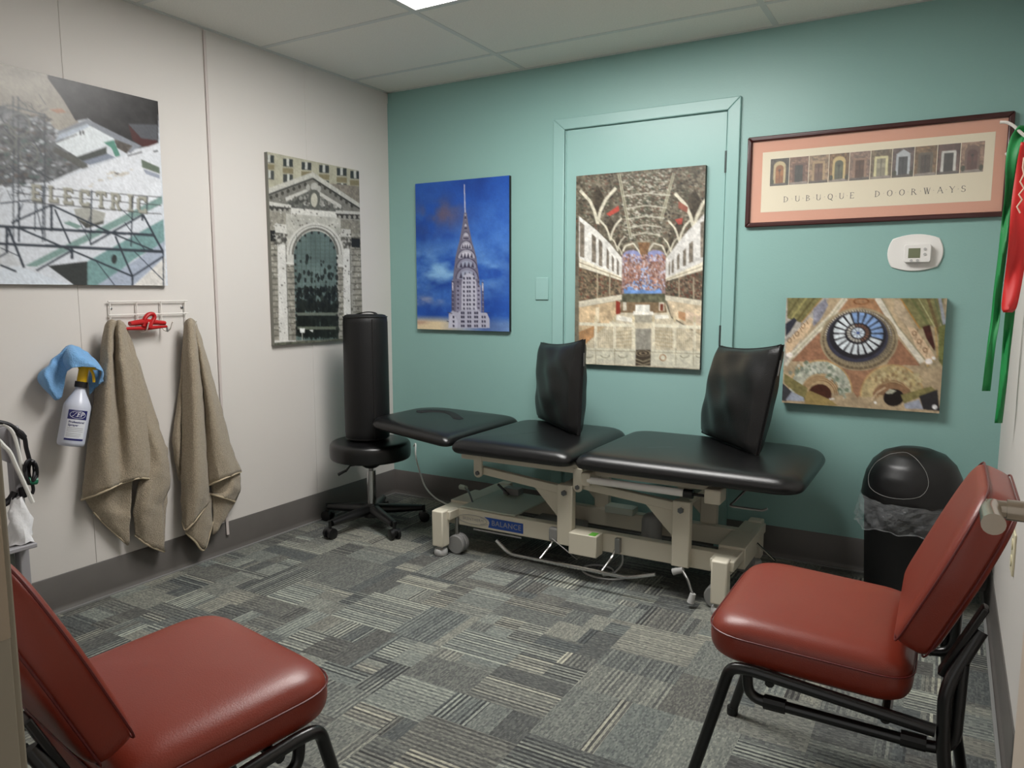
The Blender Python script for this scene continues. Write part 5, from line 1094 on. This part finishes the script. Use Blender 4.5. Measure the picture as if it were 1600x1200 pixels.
def lab(x0, x1, z0, z1, m, r, nm):
    MB().grid([[wrap(x0+(x1-x0)*i/14, z, r) for z in (z0, z1)] for i in range(15)]).build(nm, m, sb)
lab(-.033, .033, .022, .132, 'label_white', .0465, 'label'); lab(-.033, .033, .098, .132, 'navy', .0467, 'label_band'); lab(-.033, .033, .022, .029, 'navy', .0467, 'label_band')
def wrapped(nm, body, size, m, x, z, bold=0):
    cu = bpy.data.curves.new(nm, 'FONT'); cu.body = body; cu.size = size; cu.align_x = 'CENTER'; cu.align_y = 'CENTER'; cu.offset = bold; cu.resolution_u = 2; cu.shear = .15 if body == 'ZEP' else 0
    t_ = bpy.data.objects.new(nm, cu); COL.objects.link(t_); dg = bpy.context.evaluated_depsgraph_get(); me = bpy.data.meshes.new_from_object(t_.evaluated_get(dg)); bpy.data.objects.remove(t_)
    for v in me.vertices: v.co = wrap(v.co.x+x, v.co.y+z, .0469)
    me.materials.clear(); me.materials.append(MATS[m]); q = bpy.data.objects.new(nm, me); COL.objects.link(q); q.parent = sb
wrapped('brand_lettering', 'ZEP', .024, 'label_white', 0, .115, .0002); wrapped('label_lettering', 'Professional', .0108, 'navy', .0, .088, .0003); wrapped('label_lettering', 'Sprayer', .0108, 'navy', -.010, .077, .0003)
for z in (.066, .060, .054, .046, .040, .035): lab(-.028, .026-.01*((z*1000) % 3)/2, z, z+.0014, 'badge_grey', .0468, 'label_line')
MB().tube([wrap(.026*math.cos(a), .115+.0135*math.sin(a), .0468) for a in np.linspace(0, 2*math.pi, 33)], .0007, 4).build('brand_oval', 'label_white', sb)

# ------------------------------------------------------------------ cart at the left edge with its leads
ct = thing('equipment_cart', 'grey metal equipment cart standing against the left wall', 'cart', (.23, -2.45, 0))
CX0, CX1, CY0, CY1, CH = .06, .40, -2.72, -2.262, .79
for x in (CX0, CX1):
    for y in (CY0, CY1): MB().box((x-.016, y-.03 if y == CY1 else y, .06), (x+.016, y if y == CY1 else y+.03, CH)).build('post', 'cart_grey', ct, world=True, bev=.004)
for x in (CX0, CX1):
    n = 10; arc = [(CY0+.03+(CY1-CY0-.06)*i/n, CH-.02-.09*(1-math.sin(math.pi*i/n))) for i in range(n+1)]
    MB().prism([(CY0, CH), (CY1, CH)]+[(a, b) for a, b in arc[::-1]], x-.006, x+.006, 'yz').build('top_panel', 'cart_grey', ct, world=True)
for z in (.12, .42): boxm((CX0, CY0, z), (CX1+.065, CY1, z+.014)).build('shelf', 'cart_grey', ct, world=True, bev=.003)
for y in (CY0, CY1-.03): boxm((CX0, y, CH-.03), (CX1, y+.03, CH)).build('top_rail', 'cart_grey', ct, world=True, bev=.003)
dw = boxm((CX0+.02, CY0+.04, .25), (CX1-.005, CY1-.032, .418)).build('drawer', 'cart_bin', ct, world=True, bev=.004); MB().tube(fillet([(CX1-.006, -2.56, .35), (CX1+.025, -2.56, .35), (CX1+.025, -2.42, .35), (CX1-.006, -2.42, .35)], .01), .005, 8).build('drawer_handle', 'cart_grey', dw, world=True)
for x in (CX0, CX1):
    for y in (CY0+.015, CY1-.015): MB().tube([(x-.012, y, .03), (x+.012, y, .03)], .03, 16).build('castor', 'black_plastic', ct, world=True)
# something soft and white on the shelf
g = np.random.default_rng(9); tis = []
for i in range(9):
    r_ = []
    for j in range(17):
        a = 2*math.pi*j/16; rr = (.055+.014*math.sin(3*a+i)+g.uniform(-.006, .006))*(1-.55*(i/8)**2); r_.append((.436+rr*.35*math.cos(a), -2.293+rr*.62*math.sin(a), .438+.140*i/8+.004*math.sin(5*a)))
    r_[-1] = r_[0]; tis.append(r_)
tag(MB().grid(tis).build('paper_towel', 'tissue', smooth=80), 'crumpled white paper towel on the grey cart', 'paper')
bt = boxm((.31, -2.345, .436), (.38, -2.300, .50)); 
ck = lambda nm, pts, r, m, lab_, cat: tag(MB().tube(catmull(pts, 8), r, 8).build(nm, m), lab_, cat)
def cpx(pts, x): return [tuple(at(a, b, 0, x+(c if len(q) > 2 else 0))) for q in pts for a, b, c in [(q[0], q[1], q[2] if len(q) > 2 else 0)]]
ck('hose', cpx([(-40, 650), (-12, 657), (8, 664), (20, 676), (27, 697), (32, 720), (36, 748)], .43), .0055, 'cable_white', 'upper white hose draped over the cart corner', 'hose')
ck('hose', cpx([(-40, 690), (-8, 686), (6, 697), (16, 708), (26, 730), (38, 756), (51, 785)], .445), .0065, 'cable_white', 'lower white hose ending in front of the cart post', 'hose')
cd = thing('coiled_cable', 'black cable coiled and tied at the cart corner', 'cable', tuple(at(46, 720, 0, .43)))
MB().tube(catmull(cpx([(-40, 655), (-5, 659), (15, 664), (28, 674), (38, 684), (41, 700), (45, 715), (46, 722)], .43), 8), .0065, 8).build('cord', 'cable_black', cd, world=True)
MB().tube(cpx([(26, 673), (32, 678), (38, 684)], .43), [.009, .011, .009], 10).build('plug_sleeve', 'cable_black', cd, world=True)
for dx, dy, ry, rx in ((0, 0, 17, 8), (3, 2, 18, 9), (5, 0, 15, 6)):
    lp = [(46+dx+rx*math.cos(a), 736+dy+ry*math.sin(a), .010*math.sin(2*a+dx)) for a in np.linspace(0, 2*math.pi, 15)]
    MB().tube(catmull(cpx(lp, .435), 3), .0052, 8).build('coil', 'cable_black', cd, world=True)
MB().tube(cpx([(44, 752), (57, 751)], .435), .012, 10).build('tie', 'green_tie', cd, world=True, label='green cable tie')
MB().tube(catmull(cpx([(50, 754), (52, 765), (50, 772)], .435), 4), .0052, 8).build('cord_end', 'cable_black', cd, world=True); MB().tube(cpx([(36, 762), (37, 777)], .43), [.013, .009], 10).build('plug', 'cable_black', cd, world=True)
hk = MB().tube(fillet(cpx([(-8, 742), (0, 760), (6, 786), (15, 780), (23, 768)], .42), .02), [.012]*10+[.012]*9+[.006]*0, 10) if False else MB().tube(catmull(cpx([(-10, 740), (-2, 760), (4, 786), (15, 781), (23, 769)], .42), 6), .010, 10)
tag(hk.build('holder_hook', 'cable_black'), 'black plastic hook on the cart above the paper towel', 'hook')

# ------------------------------------------------------------------ back wall: thermostat, switch plate; right wall: outlet, bands
th = thing('thermostat', 'white thermostat on an oval backing plate with small screen', 'thermostat', (2.683, 0, 1.275))
cx, cz = 2.683, 1.348
def bulge(hx, hz, k, r, n=10):
    q = []
    for (a, b) in (((-hx, hz), (hx, hz)), ((hx, hz), (hx, -hz)), ((hx, -hz), (-hx, -hz)), ((-hx, -hz), (-hx, hz))):
        for i in range(n):
            t_ = i/n; p = np.array(a)*(1-t_)+np.array(b)*t_; m_ = 4*t_*(1-t_)*k; nx, nz = (np.array(a)+np.array(b))/2; L_ = math.hypot(nx, nz); q.append((cx+p[0]+nx/L_*m_, cz+p[1]+nz/L_*m_))
    return q
MB().prism(bulge(.082, .056, .017, 0), -.007, -.0005, 'xz').build('backing_plate', 'white_plastic', th, world=True, bev=.004)
bd = MB().prism([(p[0]+.010, p[1]-.004) for p in rpoly([(cx-.048, cz+.036), (cx+.048, cz+.036), (cx+.048, cz-.036), (cx-.048, cz-.036)], .012)], -.034, -.007, 'xz').build('housing', 'white_plastic', th, world=True, bev=.003)
boxm((cx-.022, -.0348, cz-.022), (cx+.020, -.0338, cz+.016)).build('screen', 'lcd', bd, world=True)
for x, z in ((cx+.036, cz+.012), (cx+.036, cz-.008), (cx-.010, cz-.032), (cx+.012, cz-.032)): MB().cyl((x, -.034, z), (x, -.0365, z), .0055, n=14).build('button', 'light_grey', bd, world=True)
sw = thing('switch_plate', 'blank wall plate painted teal beside the door casing', 'plate', (.9965, 0, 1.152))
boxm((.959, -.0065, 1.153), (1.034, -.0002, 1.268)).build('plate', 'teal_gloss', sw, world=True, bev=.003)
for z in (1.187, 1.234): MB().cyl((.9965, -.0065, z), (.9965, -.0078, z), .003, n=10).build('screw', 'teal_gloss', sw, world=True)
ot = thing('wall_outlet', 'ivory outlet plate on the right wall behind the chair back', 'outlet', (RW, -.985, .41))
boxm((RW-.006, -1.024, .410), (RW-.0002, -.950, .528)).build('plate', 'outlet', ot, world=True, bev=.002)
for z in (.445, .493): MB().cyl((RW-.006, -.987, z), (RW-.0085, -.987, z), .016, n=18).build('socket', 'outlet', ot, world=True)
# hooks on the right wall holding exercise bands
hr = thing('band_hook', 'white wire hooks on the right wall holding the bands', 'hook', (RW, -.70, 1.66))
boxm((RW-.006, -.76, 1.60), (RW-.0005, -.64, 1.70)).build('hook_plate', 'white_wire', hr, world=True, bev=.002)
MB().tube(catmull([(RW-.004, -.70, 1.640), (2.985, -.70, 1.645), (2.968, -.70, 1.660), (2.950, -.70, 1.680), (2.932, -.70, 1.692), (2.914, -.70, 1.695)], 5), .0045, 8).build('hook_wire', 'white_wire', hr, world=True)
MB().tube(catmull([(RW-.004, -.69, 1.610), (2.975, -.69, 1.600), (2.945, -.69, 1.597), (2.936, -.69, 1.606)], 5), .0042, 8).build('hook_wire', 'white_wire', hr, world=True)
def band(name, label, pts, m, y0, extra=None):
    """pts: (px, py, width px) down the strip"""
    o = thing(name, label, 'band', tuple(at(pts[0][0], pts[0][1], 1, y0)), group='elastic exercise bands')
    C_ = catmull([(p[0], p[1], p[2]) for p in pts], 6); L1 = []
    for i, (x, y, w_) in enumerate(C_):
        r_ = []
        for j in range(5):
            u = j/4-.5; d = y0+.010*math.sin(i*.35+u*2)+.006*math.sin(u*6+i*.15); r_.append(tuple(at(x+u*w_, y, 1, d)))
        L1.append(r_)
    MB().grid(L1).build('strip', m, o, world=True, solid=.0012, smooth=70); return o, C_
band('exercise_band', 'green elastic band nearest the frame, ending higher', [(1601, 196, 18), (1590, 215, 22), (1582, 245, 20), (1578, 300, 15), (1572, 350, 15), (1566, 400, 13), (1559, 455, 13), (1555, 500, 14), (1549, 540, 13), (1541, 611, 13)], 'band_green', -.70)
band('exercise_band', 'green elastic band that hangs lowest, half behind the red one', [(1597, 262, 10), (1592, 350, 14), (1585, 430, 14), (1578, 490, 15), (1572, 550, 13), (1566, 610, 12), (1560, 661, 12)], 'band_green', -.66)
o, C_ = band('exercise_band', 'red elastic band with a pale zigzag mark', [(1608, 222, 26), (1603, 262, 30), (1597, 320, 34), (1590, 390, 30), (1583, 440, 28), (1577, 478, 24), (1575, 488, 15)], 'band_red', -.73)
zz = [(1600, 246), (1598, 262), (1600, 272), (1594, 284), (1600, 294), (1592, 304), (1597, 312), (1589, 323), (1594, 333)]
MB().tube([tuple(at(x, y, 1, -.745)) for x, y in zz], .0022, 6).build('zigzag_mark', 'zigzag', o, world=True, label='pale zigzag line')
